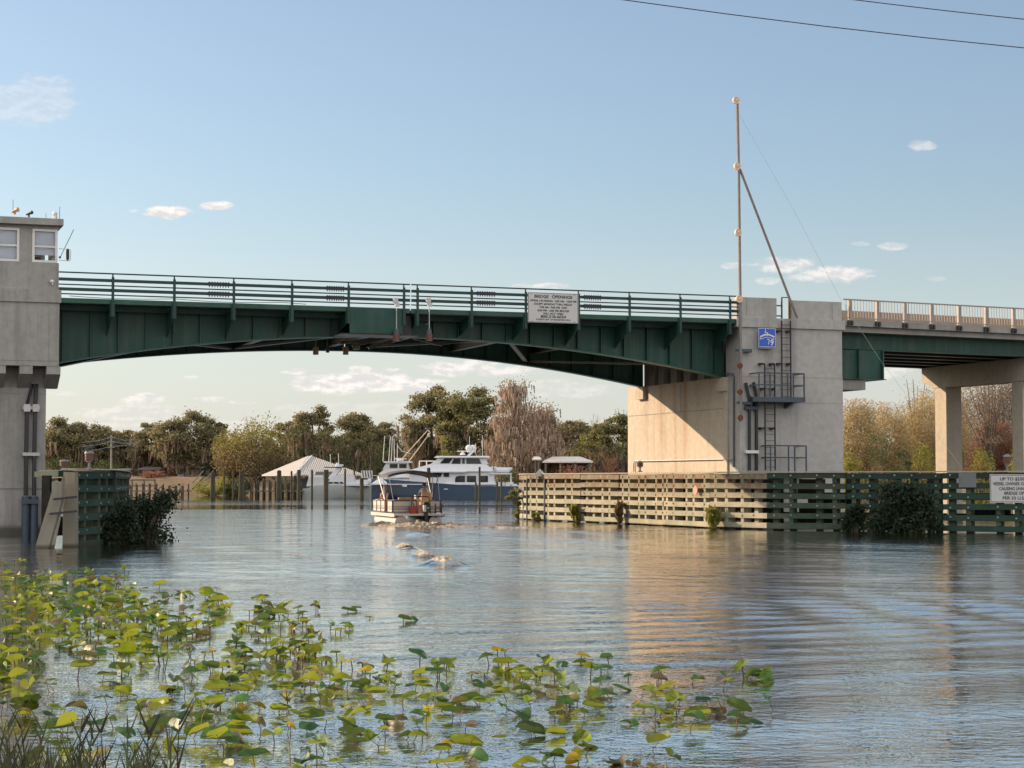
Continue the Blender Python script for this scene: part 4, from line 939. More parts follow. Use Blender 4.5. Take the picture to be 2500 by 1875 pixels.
B = MB(); c = Vector((t.x, t.y, H_EYE + (1175-1196.5)*t.y/F)); nn = Vector((-.93, -.37, 0)); B.tube([c, c + nn*-.04], .2, 20)
tag(B.build('round_marker', simple('faded_red_marker', (.62, .28, .20), .6), None, loc=tuple(c)), 'faded red round marker nailed to the sunlit fender', 'marker')
c = at(1318, 1163, 107.8); B = MB(); B.prism([c+Vector((-.42,0,0)), c+Vector((.42,0,0)), c+Vector((.02,.0,.42))], (0,.5,0)); tag(B.build('triangular_marker', M['white'], None, loc=tuple(c)), 'small white triangular marker on the far end of the fender top', 'marker')

# ================================================================== MARINA
def pile_obj(px, ytop, wpx, Y, label, dbl=False):
    p = ground_at(px, 1175 + 10340/Y); s = Y/F; top = H_EYE + (1175-ytop)*s; r_ = wpx*s/2; B = MB()
    b0 = Vector((p.x, Y, -1.5))
    if not dbl: B.tube([b0, Vector((p.x, Y, top))], r_, 10)
    else:
        for dx, lean in ((-.55, .30), (.5, -.28), (0, .02)): B.tube([b0+Vector((dx*r_*1.3, dx*.2, 0)), Vector((p.x + dx*r_*1.3 + lean*r_, Y, top - abs(dx)*.15))], r_*.58, 8)
        B.tube([Vector((p.x, Y, top-.5)), Vector((p.x, Y, top-.35))], r_*.9, 10)
    return tag(B.build('dock_pile', M['pile'], None, loc=(p.x, Y, 0)), label, 'pile', 'timber piles standing in the marina')
PL = [(522,1152,11,238,'double timber pile farthest left in the marina row',1),(549,1150,5,238,'slim single pile just right of the leftmost double pile',0),(571,1149,5,236,'single pile left of the boathouse cluster',0),
      (592,1150,12,238,'thick clustered pile in front of the yellow green willow',1),(683,1148,11,238,'clustered pile standing before the left half of the boathouse roof',1),(713,1150,5,240,'slim pile under the middle of the boathouse roof',0),
      (731,1147,9,238,'stout square topped pile under the boathouse ridge',0),(763,1147,5.5,238,'pile at the stern of the white sport boat',0),(797,1147,12,236,'thickest pile in front of the white sport boat',0),
      (843.5,1144,5,238,'tall slim pile in front of the white cabin',0),(866,1146,4.5,262,'thin pile behind the bow of the white sport boat',0),(884,1162,10,236,'pile with a striped box at the bow of the white sport boat',0),
      (906,1143,4,262,'thin pale pile by the bow of the blue yacht',0),(1047,1142,9,225,'stout pile alongside the middle of the blue yacht',0),(1171,1140,5.5,225,'tall dark capped pile beside the aft yacht windows',0),
      (1162,1177,5,224,'short pile touching the tall one beside the yacht',0),(1214,1177,5,224,'short dark pile near the yacht stern',0),(1224,1163,5,226,'pale topped pile at the yacht stern',0)]
for px, yt, w, Y, lb, db in PL: pile_obj(px, yt, w, Y, lb, bool(db))
# striped box on a pile
c = at(884, 1160, 235.5); B = MB(); B.box((c.x-.1, c.y-.2, c.z-.35), (c.x+1.25, c.y+.2, c.z+.55)); bx_ = B.build('fish_box', M['white'], None, loc=tuple(c)); tag(bx_, 'black and white striped box on a pile beside the yacht bow', 'box')
B = MB()
for k in range(4): x = c.x + .0 + k*.32; B.prism([(x, c.y-.21, c.z+.5), (x+.13, c.y-.21, c.z+.5), (x+.26, c.y-.21, c.z-.3), (x+.13, c.y-.21, c.z-.3)], (0, .006, 0))
B.build('stripe', M['black'], bx_)
# boathouse
BH = thing('boathouse', 'open boathouse with pale ribbed hip roof above the marina piles', 'boathouse', (at(757, 1200, 272).x, 272, 0))
Yb = 270; a = at(632, 1159, Yb); c_ = at(893, 1161, Yb); ap = at(752, 1113, Yb+6); ap2 = at(761, 1113, Yb+6)
eL = at(708, 1159, Yb-3)
ez = a.z
P0 = Vector((at(632,1160,Yb+2).x, Yb+5, ez)); Pf = Vector((at(718,1160,Yb-5).x, Yb-5, ez)); Pr = Vector((at(893,1160,Yb).x, Yb-1, ez)); Pb = Vector((at(800,1160,Yb+9).x, Yb+14, ez))
m_, nt, b = new_mat('ribbed_metal_roof')
tcn = N(nt, 'ShaderNodeTexCoord'); wv = N(nt, 'ShaderNodeTexWave'); wv.inputs['Scale'].default_value = 1.15; nt.links.new(tcn.outputs['Object'], wv.inputs[0]); wv.bands_direction = 'X'
nt.links.new(ramp(nt, wv.outputs[0], [(.45, (.52,.50,.47)), (.85, (.32,.28,.25))]), b.inputs['Base Color']); b.inputs['Roughness'].default_value = .7; bump(nt, b, wv.outputs[0], .6, .08)
def roof4(B, c4, a1, a2, th=.18):
    f = [Vector(p) for p in c4]; B.quad(f[0], f[1], a1); 
    B.quad(f[1], f[2], a2, a1); B.quad(f[2], f[3], a2); B.quad(f[3], f[0], a1, a2)
    for k in range(4): B.quad(f[k], f[(k+1)%4], f[(k+1)%4]-Vector((0,0,th)), f[k]-Vector((0,0,th)))
    B.f.append([B.P(p-Vector((0,0,th))) for p in f])
B = MB(); roof4(B, [P0, Pf, Pr, Pb], ap, ap2); B.build('roof', m_, BH)
B = MB(); B.tube([Pf, ap2], .12, 6); B.build('ridge_cap', M['white'], BH)
for P_ in (P0, Pf, Pr, Pb, (P0+Pf)/2, (Pf+Pr)/2, (Pf*2+Pr)/3, (Pr+Pb)/2):
    ctr = (P0+Pf+Pr+Pb)/4; p = P_ + (ctr-P_)*.06; B = MB(); B.beam((p.x, p.y, -1.5), (p.x, p.y, ez-.185), .18, .18); B.build('post', M['dock_post'], BH)
B = MB(); p = Pf + (Pr-Pf)*.3; q = Pf + (Pr-Pf)*.55; B.box((p.x, p.y-.25, ez-.02), (q.x, p.y-.1, ez+.42)); B.build('fascia_sign', M['signgrey'], BH)
B = MB(); p, q = P0+(Pf-P0)*.2, Pr; B.box((at(716,1190,Yb).x, Yb+3, .9), (at(772,1190,Yb).x, Yb+3.2, 2.6)); B.build('lattice_wall', M['signgrey'], BH)
# docks
def dock(label, px0, px1, Y0_, Y1_, z=.8, wd=1.6, npile=10, ptop=1.9, name='dock'):
    A, C_ = at(px0, 1190, Y0_), at(px1, 1190, Y1_); A.z = C_.z = z
    t = thing(name, label, 'dock', tuple((A+C_)/2 + Vector((0,0,-z)))); d = (C_-A).normalized(); s = Vector((-d.y, d.x, 0))
    B = MB(); B.beam(A, C_, wd, .18); B.build('deck', M['deckwood'], t)
    for k in range(npile):
        for sd_ in (-1, 1):
            p = A + (C_-A)*(k+.5)/npile + s*sd_*wd*.5; B = MB(); B.tube([(p.x, p.y, -1.5), (p.x, p.y, ptop + .2*math.sin(k*7+sd_))], .10, 7); B.build('pile', M['dock_post'], t)
    return t
dock('long wooden dock walkway with low posts in front of the boathouse', 600, 735, 246, 243, .95, 2.0, 9, 2.15)
dock('low dock with thin posts below the sloping lawn on the far left', 318, 462, 292, 287, .75, 1.3, 9, 1.7)
dock('dock alongside the white sport boat', 735, 905, 262, 258, .8, 1.5, 7, 1.6)
dock('dock with boats behind the yacht stern', 1200, 1290, 250, 246, .9, 1.6, 5, 2.2)
# lift frame at far left
t = thing('boat_lift', 'pale open timber boat lift frame on the far left shore', 'boat lift', (at(345, 1190, 296).x, 296, 0))
for px in (322, 352, 378):
    B = MB(); p = at(px, 1190, 296); B.tube([(p.x, 296, -1.2), (p.x, 296, H_EYE+.25)], .16, 7); B.build('post', M['deckwood'], t)
B = MB(); B.beam(at(318, 1172, 296), at(381, 1172, 296), .25, .22); B.beam(at(318, 1186, 296), at(381, 1186, 296), .25, .18); B.build('beam', M['deckwood'], t)
# stairs on the slope
t = thing('stair', 'wooden stairway with handrails climbing the left lawn slope', 'stair', (at(478, 1190, 306).x, 306, .4))
A, C_ = at(470, 1192, 304), at(497, 1163, 316)
for off in (0, 1.6): B = MB(); B.beam(A+Vector((off,0,.9)), C_+Vector((off,0,.9)), .12, .12); B.beam(A+Vector((off,0,-.1)), C_+Vector((off,0,-.1)), .15, .3); B.build('handrail', M['deckwood'], t)
B = MB()
for k in range(12): p = A + (C_-A)*k/12; B.box((p.x, p.y, p.z-.05), (p.x+1.6, p.y+.7, p.z+.03))
B.build('tread', M['deckwood'], t)
# houses
def house(label, px0, px1, yeave, yridge, ybase, Y, depth, wall, roof, name='house', posts=0, hip=True, win=3):
    s = Y/F; x0, x1 = at(px0, 1175, Y).x, at(px1, 1175, Y).x; ze, zr = H_EYE + (1175-yeave)*s, H_EYE + (1175-yridge)*s; zb = H_EYE + (1175-ybase)*s
    t = thing(name, label, name.replace('_', ' '), ((x0+x1)/2, Y+depth/2, zb))
    if wall: B = MB(); B.box((x0+.5, Y+.5, zb), (x1-.5, Y+depth-.5, ze-.02)); B.build('wall', wall, t)
    B = MB(); in_ = (x1-x0)*.22 if hip else 0
    c4 = [Vector((x0,Y,ze)), Vector((x1,Y,ze)), Vector((x1,Y+depth,ze)), Vector((x0,Y+depth,ze))]
    A1, A2 = Vector((x0+in_, Y+depth/2, zr)), Vector((x1-in_, Y+depth/2, zr))
    B.quad(c4[0], c4[1], A2, A1); B.quad(c4[1], c4[2], A2); B.quad(c4[2], c4[3], A1, A2); B.quad(c4[3], c4[0], A1)
    for k in range(4): B.quad(c4[k], c4[(k+1)%4], c4[(k+1)%4]-Vector((0,0,.2)), c4[k]-Vector((0,0,.2)))
    B.f.append([B.P(p-Vector((0,0,.2))) for p in c4]); B.build('roof', roof, t)
    for k in range(posts):
        x = x0 + .4 + (x1-x0-.8)*k/(posts-1)
        for y in (Y+.3, Y+depth-.4): B = MB(); B.box((x-.12, y-.12, zb-.5), (x+.12, y+.12, ze-.201)); B.build('post', M['deckwood'], t)
    if wall:
        for k in range(win):
            x = x0 + (x1-x0)*(k+.7)/(win+.4); w_ = (x1-x0)*.09; B = MB(); B.box((x-w_, Y+.44, zb+(ze-zb)*.35), (x+w_, Y+.52, zb+(ze-zb)*.8)); B.build('window', M['glass'], t)
    return t
wr = simple('bright_white_roof', (.78,.72,.64), .6, 0, .06); wb_ = simple('brown_wall', (.16,.10,.07), .9); wc = simple('cream_wall', (.45,.42,.38), .9); rb = simple('faded_brown_roof', (.20,.16,.14), .85)
house('white roofed open pavilion among palms left of the pier', 1325, 1448, 1126, 1113, 1152, 262, 14, None, wr, 'pavilion', posts=4)
house('low dark building under the white pavilion roof', 1340, 1440, 1130, 1128, 1156, 272, 6, wb_, rb, 'shed', win=4)
house('small white canopy on a post by the mossy cypress', 1300, 1322, 1120, 1114, 1150, 262, 5, None, wr, 'canopy', posts=2)
house('pale riverside house half hidden under the large live oak', 424, 497, 1140, 1124, 1168, 334, 10, wc, simple('pale_shingle_roof', (.5,.48,.46), .8))
house('low brown roofed house behind the far left lawn', 335, 392, 1145, 1136, 1168, 338, 10, wb_, rb)
house('small cabin with pink roof left of the large live oak', 372, 410, 1139, 1128, 1166, 342, 10, simple('rosy_wall', (.4,.24,.2), .9), simple('rosy_roof', (.36,.30,.28), .8))
# utility pole
t = thing('utility_pole', 'weathered utility pole with three thin wires before the far left trees', 'utility pole', (at(271, 1175, 280).x, 280, 0))
B = MB(); p = at(271, 1175, 280); B.tube([(p.x, 280, -1.5), (p.x, 280, H_EYE+(1175-1063)*280/F)], .17, 8, .12); B.build('pole', M['rail_alu'], t)
B = MB()
for y in (1068, 1078, 1092): c = at(271, y, 280); B.box((c.x-.5, 279.8, c.z-.06), (c.x+.5, 280.2, c.z+.06))
B.build('crossarm', M['rail_alu'], t)
for y, y2 in ((1068, 1074), (1078, 1082), (1090, 1078)):
    B = MB(); A = at(271, y, 279.8); C_ = at(340, y2, 300); D_ = at(200, y+12, 260); B.tube([D_, (D_+A)/2-Vector((0,0,.15)), A, (A+C_)/2-Vector((0,0,.25)), C_], .03, 4); B.build('wire', M['galv'], t)

# ------------------------------------------------------------------ boats
hullblue = simple('navy_blue_hull', (.010, .042, .085), .25, 0, .08, .4); gel = simple('white_gelcoat', (.70, .71, .74), .3, 0, .04); gelsh = simple('green_reflection_hull', (.42, .46, .44), .3, 0, .06)  # sport boat hull: white gelcoat with green reflected light put into its colour
def hull(B, st):
    """st: stations of (x, half beam at deck, half beam at waterline, z deck, z bottom)."""
    rows = []
    for x, hb, hw, zd, zb in st:
        row = []
        for sgn in (-1, 1):
            pts = [(x, sgn*hb, zd), (x, sgn*(hb*.93+hw*.07), zd*.62), (x, sgn*(hw+ (hb-hw)*.35), zd*.25+.05), (x, sgn*hw, 0), (x, sgn*hw*.5, zb)]
            row.append(pts)
        rows.append(row[0] + [(x, 0, zb-.1)] + row[1][::-1])
    ids = B.grid(rows); B.f.append(ids[-1]); B.f.append(ids[0][::-1]); 
    for a, b_ in zip(ids, ids[1:]): B.f.append([a[0], b_[0], b_[-1], a[-1]])
def boat_frame(pos, ang):
    c, s = math.cos(ang), math.sin(ang); p0 = Vector(pos)
    return lambda p: p0 + Vector((p[0]*c - p[1]*s, p[0]*s + p[1]*c, p[2]))
# big blue yacht: bow to the left. local x runs from bow (0) to stern (18)
Yy = 236; bx = at(903, 1175, Yy).x; k_ = Yy/F
zpx = lambda y: H_EYE + (1175-y)*k_; xpx = lambda p: (p-903)*k_
YA = thing('motor_yacht', 'large motor yacht with navy blue hull and white upper decks bow to the left', 'yacht', (bx+9, Yy+2.5, 0))
TF = boat_frame((bx, Yy+2.4, 0), R(-1.5)); 
B = MB(TF); Ls = 18.0
st = [(0, .05, .02, zpx(1167), .5), (.6, .55, .1, zpx(1168), .1), (2, 1.35, .55, zpx(1170), -.5), (4.5, 2.1, 1.5, zpx(1174), -.7), (8, 2.4, 2.1, zpx(1179), -.8), (8.6, 2.42, 2.15, zpx(1180), -.8), (13, 2.4, 2.2, zpx(1187), -.7), (18.2, 2.2, 2.1, zpx(1187.5), -.5)]
st = [(x, hb, hw, zd, zb) for x, hb, hw, zd, zb in st]; st[0] = (0, .05, .01, zpx(1167), .0)
# raked bow: waterline starts further aft
rows_st = []
hull(B, [(0, .04, .0, zpx(1167), 2.0), (.8, .7, .04, zpx(1168), .7)] + [(1.7, 1.2, .3, zpx(1169.5), -.3)] + st[3:])
HB = B.build('hull', hullblue, YA, smooth=True)
def ybox(B, p0, p1, y0, y1, hb, hb2=None, p0t=None, p1t=None):
    """block between pixel columns; y0 bottom y1 top; tapered with p0t/p1t at the top"""
    hb2 = hb2 or hb; p0t = p0 if p0t is None else p0t; p1t = p1 if p1t is None else p1t
    z0, z1 = zpx(y0), zpx(y1)
    B.hexa([(xpx(p0),-hb,z0),(xpx(p1),-hb,z0),(xpx(p1),hb,z0),(xpx(p0),hb,z0),(xpx(p0t),-hb2,z1),(xpx(p1t),-hb2,z1),(xpx(p1t),hb2,z1),(xpx(p0t),hb2,z1)])
B = MB(TF); ybox(B, 905, 1006, 1181, 1166.5, 1.35, 1.1, 925, 1006); ybox(B, 950, 1000, 1167, 1156, 1.3, 1.0, 985, 1000); B.build('foredeck', gel, YA)
B = MB(TF); ybox(B, 905, 1262, 1183.5, 1181.2, 2.32); B.build('boot_rail', gel, HB)
B = MB(TF); ybox(B, 1000, 1212, 1187.5, 1151, 1.95, 1.85, 1000, 1203); B.build('deckhouse', gel, YA)
B = MB(TF); ybox(B, 990, 1205, 1151, 1133, 2.15, 1.75, 1050, 1188); ybox(B, 1000, 1140, 1153.5, 1150.5, 2.35); B.build('upper_deck', gel, YA)
B = MB(TF); ybox(B, 1052, 1192, 1132.6, 1117, 1.65, 1.5, 1072, 1184); ph = B.build('pilothouse', gel, YA)
B = MB(TF); ybox(B, 1060, 1196, 1117, 1113, 1.9, 1.8, 1066, 1194); B.build('hardtop', gel, YA)
B = MB(TF); ybox(B, 1195, 1249, 1158, 1154.5, 2.1); 
for p in (1206, 1247): B.box((xpx(p)-.05, -2.0, zpx(1186)), (xpx(p)+.05, -1.9, zpx(1158)-.002)); B.box((xpx(p)-.05, 1.9, zpx(1186)), (xpx(p)+.05, 2.0, zpx(1158)-.002))
B.build('boat_deck', gel, YA)
def yglass(pts, name='window', mt='glass', y=-2.0, parent=None):
    B = MB(TF); B.prism([(xpx(a), y, zpx(b_)) for a, b_ in pts], (0, .03, 0)); return B.build(name, M[mt], parent or YA)
arch = [(1112,1177),(1112,1168),(1114,1164),(1120,1161.5),(1136,1161.5),(1136,1177)]; yglass(arch, y=-1.985)
yglass([(1140.5,1177),(1140.5,1161.5),(1163,1161.5),(1163,1177)], y=-1.985); yglass([(1172,1177),(1172,1161.5),(1192,1161.5),(1192,1177)], y=-1.985)
yglass([(1031,1160),(1022,1157),(1031,1154),(1042,1153),(1042,1163)], y=-1.985); yglass([(1058,1164),(1058,1153.5),(1080,1153.5),(1077,1164)], y=-1.985); yglass([(1084,1164),(1084,1153.5),(1097,1153.5),(1097,1164)], y=-1.985)
for pts in ([(1074,1131),(1086,1119),(1105,1119),(1097,1131)], [(1102,1132),(1109,1119.5),(1125,1119.5),(1125,1132)], [(1129,1132),(1129,1119.5),(1135,1119.5),(1135,1132)], [(1139,1132),(1139,1119.5),(1170,1119.5),(1176,1132)]): yglass(pts, y=-1.70, parent=ph)
B = MB(TF); B.prism([(xpx(1104), -1.99, zpx(1187)), (xpx(1106), -1.99, zpx(1181)), (xpx(1200), -1.99, zpx(1181)), (xpx(1204), -1.99, zpx(1187))], (0, .03, 0)); B.build('side_panel', M['signwhite'], YA)
B = MB(TF); B.box((xpx(985), -2.5, zpx(1187.5)-.03), (xpx(995), -2.44, zpx(1184))); B.box((xpx(983), -2.47, zpx(1187)), (xpx(994), -2.42, zpx(1184))); B.box((xpx(1085), -2.46, zpx(1195)), (xpx(1095), -2.4, zpx(1193))); B.build('nameplate', M['white'], HB)
# radar mast
B = MB(TF)
B.beam((xpx(1142), 0, zpx(1113)), (xpx(1152), 0, zpx(1102)), .5, .3); B.tube([(xpx(1152), 0, zpx(1103)), (xpx(1151), 0, zpx(1098))], .3, 8); B.box((xpx(1114), -.1, zpx(1102)), (xpx(1142), .1, zpx(1099.8))); B.tube([(xpx(1128), 0, zpx(1110)), (xpx(1128), 0, zpx(1102))], .35, 8, .12); B.build('radar_mast', gel, YA)
for p in (1144, 1154): B = MB(TF); B.ball((xpx(p), .3 if p > 1150 else -.3, zpx(1093.5)), (.42, .42, .42), 12, 8); B.tube([(xpx(p), .3 if p > 1150 else -.3, zpx(1104)), (xpx(p), .3 if p > 1150 else -.3, zpx(1098))], .2, 8); B.build('radar_dome', gel, YA, smooth=True)
for p, y0, y1 in ((1145, 1085, 1065), (1177, 1113, 1062), (1160, 1100, 1082)): B = MB(TF); B.tube([(xpx(p), 0, zpx(y0+8)), (xpx(p), 0, zpx(y1))], .035, 5); B.build('aerial', M['white'], YA)
B = MB(TF)
for k in range(14): x = xpx(908) + k*.62; B.tube([(x, -1.1-.06*k if k < 12 else -1.8, zpx(1168)-.05), (x, -1.1-.06*k if k < 12 else -1.8, zpx(1162+k*.5))], .025, 4)
B.tube([(xpx(907), -.3, zpx(1161)), (xpx(940), -1.4, zpx(1162)), (xpx(1010), -1.9, zpx(1168))], .03, 5); B.build('bow_rail', M['galv'], YA)
B = MB(TF)
for p in (1020, 1038, 1056): B.tube([(xpx(p), 1, zpx(1150)), (xpx(p), 1, zpx(1125))], .06, 5)
B.tube([(xpx(1020), 1, zpx(1125)), (xpx(1058), 1, zpx(1125))], .06, 5); B.build('flybridge_rail', M['white'], YA)
# dinghy on the boat deck
DG = thing('dinghy', 'small white dinghy with outboard carried on the yacht boat deck', 'dinghy', tuple(TF((xpx(1220), 0, zpx(1154)))))
B = MB(TF); 
for s in (-1, 1): B.tube([(xpx(1212), s*.7-.4, zpx(1147)), (xpx(1240), s*.7-.4, zpx(1147.5)), (xpx(1248), -.4, zpx(1144.5))], [.33, .33, .2], 8)
B.box((xpx(1213), -1.0, zpx(1149.5)), (xpx(1240), .2, zpx(1147))); B.build('hull', M['tan'] if False else gel, DG, smooth=True)
B = MB(TF); B.box((xpx(1206), -.7, zpx(1151)), (xpx(1212), -.1, zpx(1138))); B.build('outboard', gel, DG)
DG = thing('outboard_motor', 'pale outboard motor lying at the forward end of the boat deck', 'outboard motor', tuple(TF((xpx(1200), 0, zpx(1154)))))
B = MB(TF); B.tube([(xpx(1194), -1.2, zpx(1146)), (xpx(1204), -1.2, zpx(1145))], [.3, .36], 10); B.tube([(xpx(1200), -1.2, zpx(1154.3)), (xpx(1200), -1.2, zpx(1147))], .1, 6); B.build('cowling', gel, DG, smooth=True)

# white sport fisher behind the yacht
Yq = 256; k2 = Yq/F; q0x = at(905, 1175, Yq).x; Z2 = lambda y: H_EYE + (1175-y)*k2; X2 = lambda p: at(p, 1175, Yq).x
SF = thing('sport_fisher', 'white sport fishing boat with long outrigger poles behind the blue yacht', 'boat', (X2(950), Yq, 0))
def wbox(B, p0, p1, y0, y1, hy, p0t=None, p1t=None, yc=None):
    p0t = p0 if p0t is None else p0t; p1t = p1 if p1t is None else p1t; yc = yc or Yq; a, b_ = yc-hy, yc+hy
    B.hexa([(X2(p0),a,Z2(y0)),(X2(p1),a,Z2(y0)),(X2(p1),b_,Z2(y0)),(X2(p0),b_,Z2(y0)),(X2(p0t),a,Z2(y1)),(X2(p1t),a,Z2(y1)),(X2(p1t),b_,Z2(y1)),(X2(p0t),b_,Z2(y1))])
B = MB(lambda p: Vector((X2(898)+p[0], Yq+p[1], p[2]))); hull(B, [(0, .05, 0, Z2(1168), 1.2), (1.5, 1.0, .3, Z2(1169), -.2), (5, 1.9, 1.4, Z2(1174), -.5), (14, 2, 1.9, Z2(1186), -.5)]); B.build('hull', gel, SF, smooth=True)
B = MB(); wbox(B, 915, 1060, 1172, 1158, 1.6, 932, 1050); wbox(B, 925, 1010, 1158, 1146, 1.4, 940, 1005); B.build('deckhouse', gel, SF)
B = MB(); wbox(B, 935, 1000, 1146, 1130, 1.4, 945, 996); B.build('flybridge', M['signwhite'], SF)
B = MB(); wbox(B, 938, 1006, 1130, 1126.5, 1.6); B.build('hardtop', gel, SF)
B = MB(); wbox(B, 953, 972, 1143, 1133, 1.42); wbox(B, 976, 994, 1143, 1133, 1.42); B.build('clear_curtain', M['glass'], SF)
B = MB(); wbox(B, 968, 985, 1125, 1118.5, .5); wbox(B, 963, 992, 1121, 1119, .25); B.build('radar', gel, SF)
for p, y1, dx in ((936, 1065, 4), (950, 1066, 4), (956, 1066, 3), (964, 1072, -1), (971, 1083, 0)): B = MB(); B.tube([(X2(p), Yq-1, Z2(1127)), (X2(p+dx), Yq-1, Z2(y1))], .045, 5); B.build('aerial', M['white'], SF)
for a, c_ in (((980, 1124), (1046, 1050)), ((996, 1132), (1052, 1056))):
    B = MB(); B.tube([(X2(a[0]), Yq-1.5, Z2(a[1])), (X2(c_[0]), Yq-1.5, Z2(c_[1]))], .085, 6, .05); B.build('outrigger', M['lampwhite'], SF)
B = MB(); B.tube([(X2(971), Yq-1, Z2(1088)), (X2(982), Yq-1, Z2(1102)), (X2(1003), Yq-1, Z2(1108))], .04, 5); B.build('line', M['white'], SF)

# white sport boat left
Yw = 246; Z2 = lambda y: H_EYE + (1175-y)*Yw/F; X2 = lambda p: at(p, 1175, Yw).x; Yq = Yw
SB = thing('sport_boat', 'white cabin boat with dark flat top moored beside the boathouse', 'boat', (X2(820), Yw, 0))
TB = lambda p: Vector((X2(906) - p[0], Yw + p[1], p[2]))
B = MB(TB); hull(B, [(0, .04, 0, Z2(1176), .9), (1.2, .9, .3, Z2(1178), -.1), (4, 1.6, 1.1, Z2(1183), -.4), (6.8, 1.75, 1.6, Z2(1185), -.5)] + [(8.6, 1.75, 1.6, Z2(1195), -.4)]); B.build('hull', gelsh, SB, smooth=True)
B = MB(); wbox(B, 739, 768, 1208, 1193, 1.4, 744, 764); wbox(B, 737, 762, 1209, 1206, 1.6); B.build('swim_platform', gel, SB)
B = MB(); wbox(B, 803, 905, 1186, 1181, 1.5, 808, 896); wbox(B, 862, 902, 1181, 1171, 1.1, 872, 895); B.build('gunwale', gel, SB)
B = MB(); wbox(B, 800, 868, 1181, 1160, 1.35, 816, 864); B.build('cabin', gel, SB)
B = MB(); 
for a, c_ in ((806, 817), (819, 831), (834, 842)): B.prism([(X2(a), Yw-1.53, Z2(1181)), (X2(c_), Yw-1.53, Z2(1181)), (X2(c_-3), Yw-1.53, Z2(1176.5)), (X2(a-3), Yw-1.53, Z2(1176.5))], (0, .02, 0))
B.build('window', M['glass'], SB)
B = MB(); wbox(B, 793, 861, 1142, 1140, 1.3); B.build('flat_top', M['dark'], SB)
B = MB(); B.beam((X2(806), Yw-1, Z2(1170)), (X2(830), Yw-1, Z2(1141.5)), .25, .5); B.beam((X2(806), Yw+1, Z2(1170)), (X2(830), Yw+1, Z2(1141.5)), .25, .5); B.build('radar_arch', gel, SB)
B = MB(); B.tube([(X2(824), Yw, Z2(1139)), (X2(824), Yw, Z2(1130))], .3, 8, .18); B.box((X2(828), Yw-.2, Z2(1138)), (X2(838), Yw+.2, Z2(1133.5))); B.build('radar', gel, SB)
for p, y0 in ((806, 1108), (826, 1107)): B = MB(); B.tube([(X2(p+1), Yw, Z2(1140)), (X2(p), Yw, Z2(y0))], .045, 5); B.build('aerial', M['white'], SB)
B = MB(); wbox(B, 750, 800, 1187, 1165, 1.2, 756, 800); B.build('cockpit_enclosure', M['signwhite'], SB)
B = MB(); wbox(B, 755, 764, 1165, 1152, .9); wbox(B, 768, 790, 1166, 1160, 1.1); B.build('outboard', gel, SB)
# small motor boats behind the yacht stern
for k, (p, y, lb) in enumerate(((1232, 1180, 'small white runabout behind the yacht stern'), (1254, 1184, 'small pale skiff beside the fender end'))):
    Ys = 243; B = MB(); x = at(p, 1175, Ys).x; Z3 = lambda yy_: H_EYE+(1175-yy_)*Ys/F
    B2 = MB(lambda q_: Vector((x-1.6+q_[0], Ys+q_[1], q_[2]))); hull(B2, [(0, .7, .6, Z3(1186), -.2), (1.6, .8, .7, Z3(1186), -.2), (3.2, .1, 0, Z3(1182), .2)])
    t = thing('small_boat', lb, 'boat', (x, Ys, 0)); B2.build('hull', gel, t); B = MB(); B.box((x-1, Ys-.4, Z3(1186)), (x, Ys+.4, Z3(1177))); B.build('console', gel, t)
# ================================================================== TREES
def leaf_mat(name, dark, light, trans=.35, rough=.6, tip=None):
    m, nt, b = new_mat(name); g = N(nt, 'ShaderNodeNewGeometry')
    c = ramp(nt, g.outputs['Random Per Island'], [(0, dark), (.6, light), (1, tip or light)])
    nz = noise(nt, .35, 3); c = mixc(nt, .45, c, ramp(nt, nz, [(.35, dark), (.65, light)]))
    nt.links.new(c, b.inputs['Base Color']); b.inputs['Roughness'].default_value = rough; b.inputs['Specular IOR Level'].default_value = .3
    tr = N(nt, 'ShaderNodeBsdfTranslucent'); nt.links.new(c, tr.inputs[0]); mx = N(nt, 'ShaderNodeMixShader'); mx.inputs[0].default_value = trans
    out = nt.nodes['Material Output']; nt.links.new(b.outputs[0], mx.inputs[1]); nt.links.new(tr.outputs[0], mx.inputs[2]); nt.links.new(mx.outputs[0], out.inputs[0]); return m
LM = dict(oak=leaf_mat('live_oak_leaves', (.105,.10,.048), (.36,.315,.165)), oakg=leaf_mat('green_oak_leaves', (.07,.075,.03), (.31,.29,.12)),
          moss=leaf_mat('spanish_moss', (.16,.12,.085), (.36,.27,.19), .3, .9), cyp=leaf_mat('moss_hung_cypress_twigs', (.20,.15,.115), (.52,.40,.30), .3, .9),
          willow=leaf_mat('yellow_green_willow_leaves', (.16,.14,.045), (.34,.30,.08), .4, .6, (.42,.40,.10)), willowb=leaf_mat('tan_willow_twigs', (.15,.11,.06), (.32,.24,.12), .35, .8),
          palm=leaf_mat('palm_fronds', (.05,.06,.025), (.20,.19,.08), .25), dead=leaf_mat('dead_palm_fronds', (.14,.08,.05), (.40,.25,.17), .2, .9),
          twig=leaf_mat('bare_brown_twigs', (.17,.125,.085), (.42,.31,.21), .2, .9), brush=leaf_mat('tan_winter_brush', (.27,.21,.10), (.70,.56,.31), .35, .8),
          brushg=leaf_mat('yellow_green_shrub', (.13,.14,.03), (.46,.43,.09), .4), bushd=leaf_mat('dark_green_shrub', (.03,.05,.018), (.13,.16,.05), .3),  # brushg: yellow-green leaf colour of the shrubs themselves
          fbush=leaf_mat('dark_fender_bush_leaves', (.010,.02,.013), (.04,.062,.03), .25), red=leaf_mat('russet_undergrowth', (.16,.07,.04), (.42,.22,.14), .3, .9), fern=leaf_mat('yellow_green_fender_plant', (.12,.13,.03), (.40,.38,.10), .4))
BARK = simple('grey_brown_bark', (.13, .10, .08), .95, 0, .3, 2)
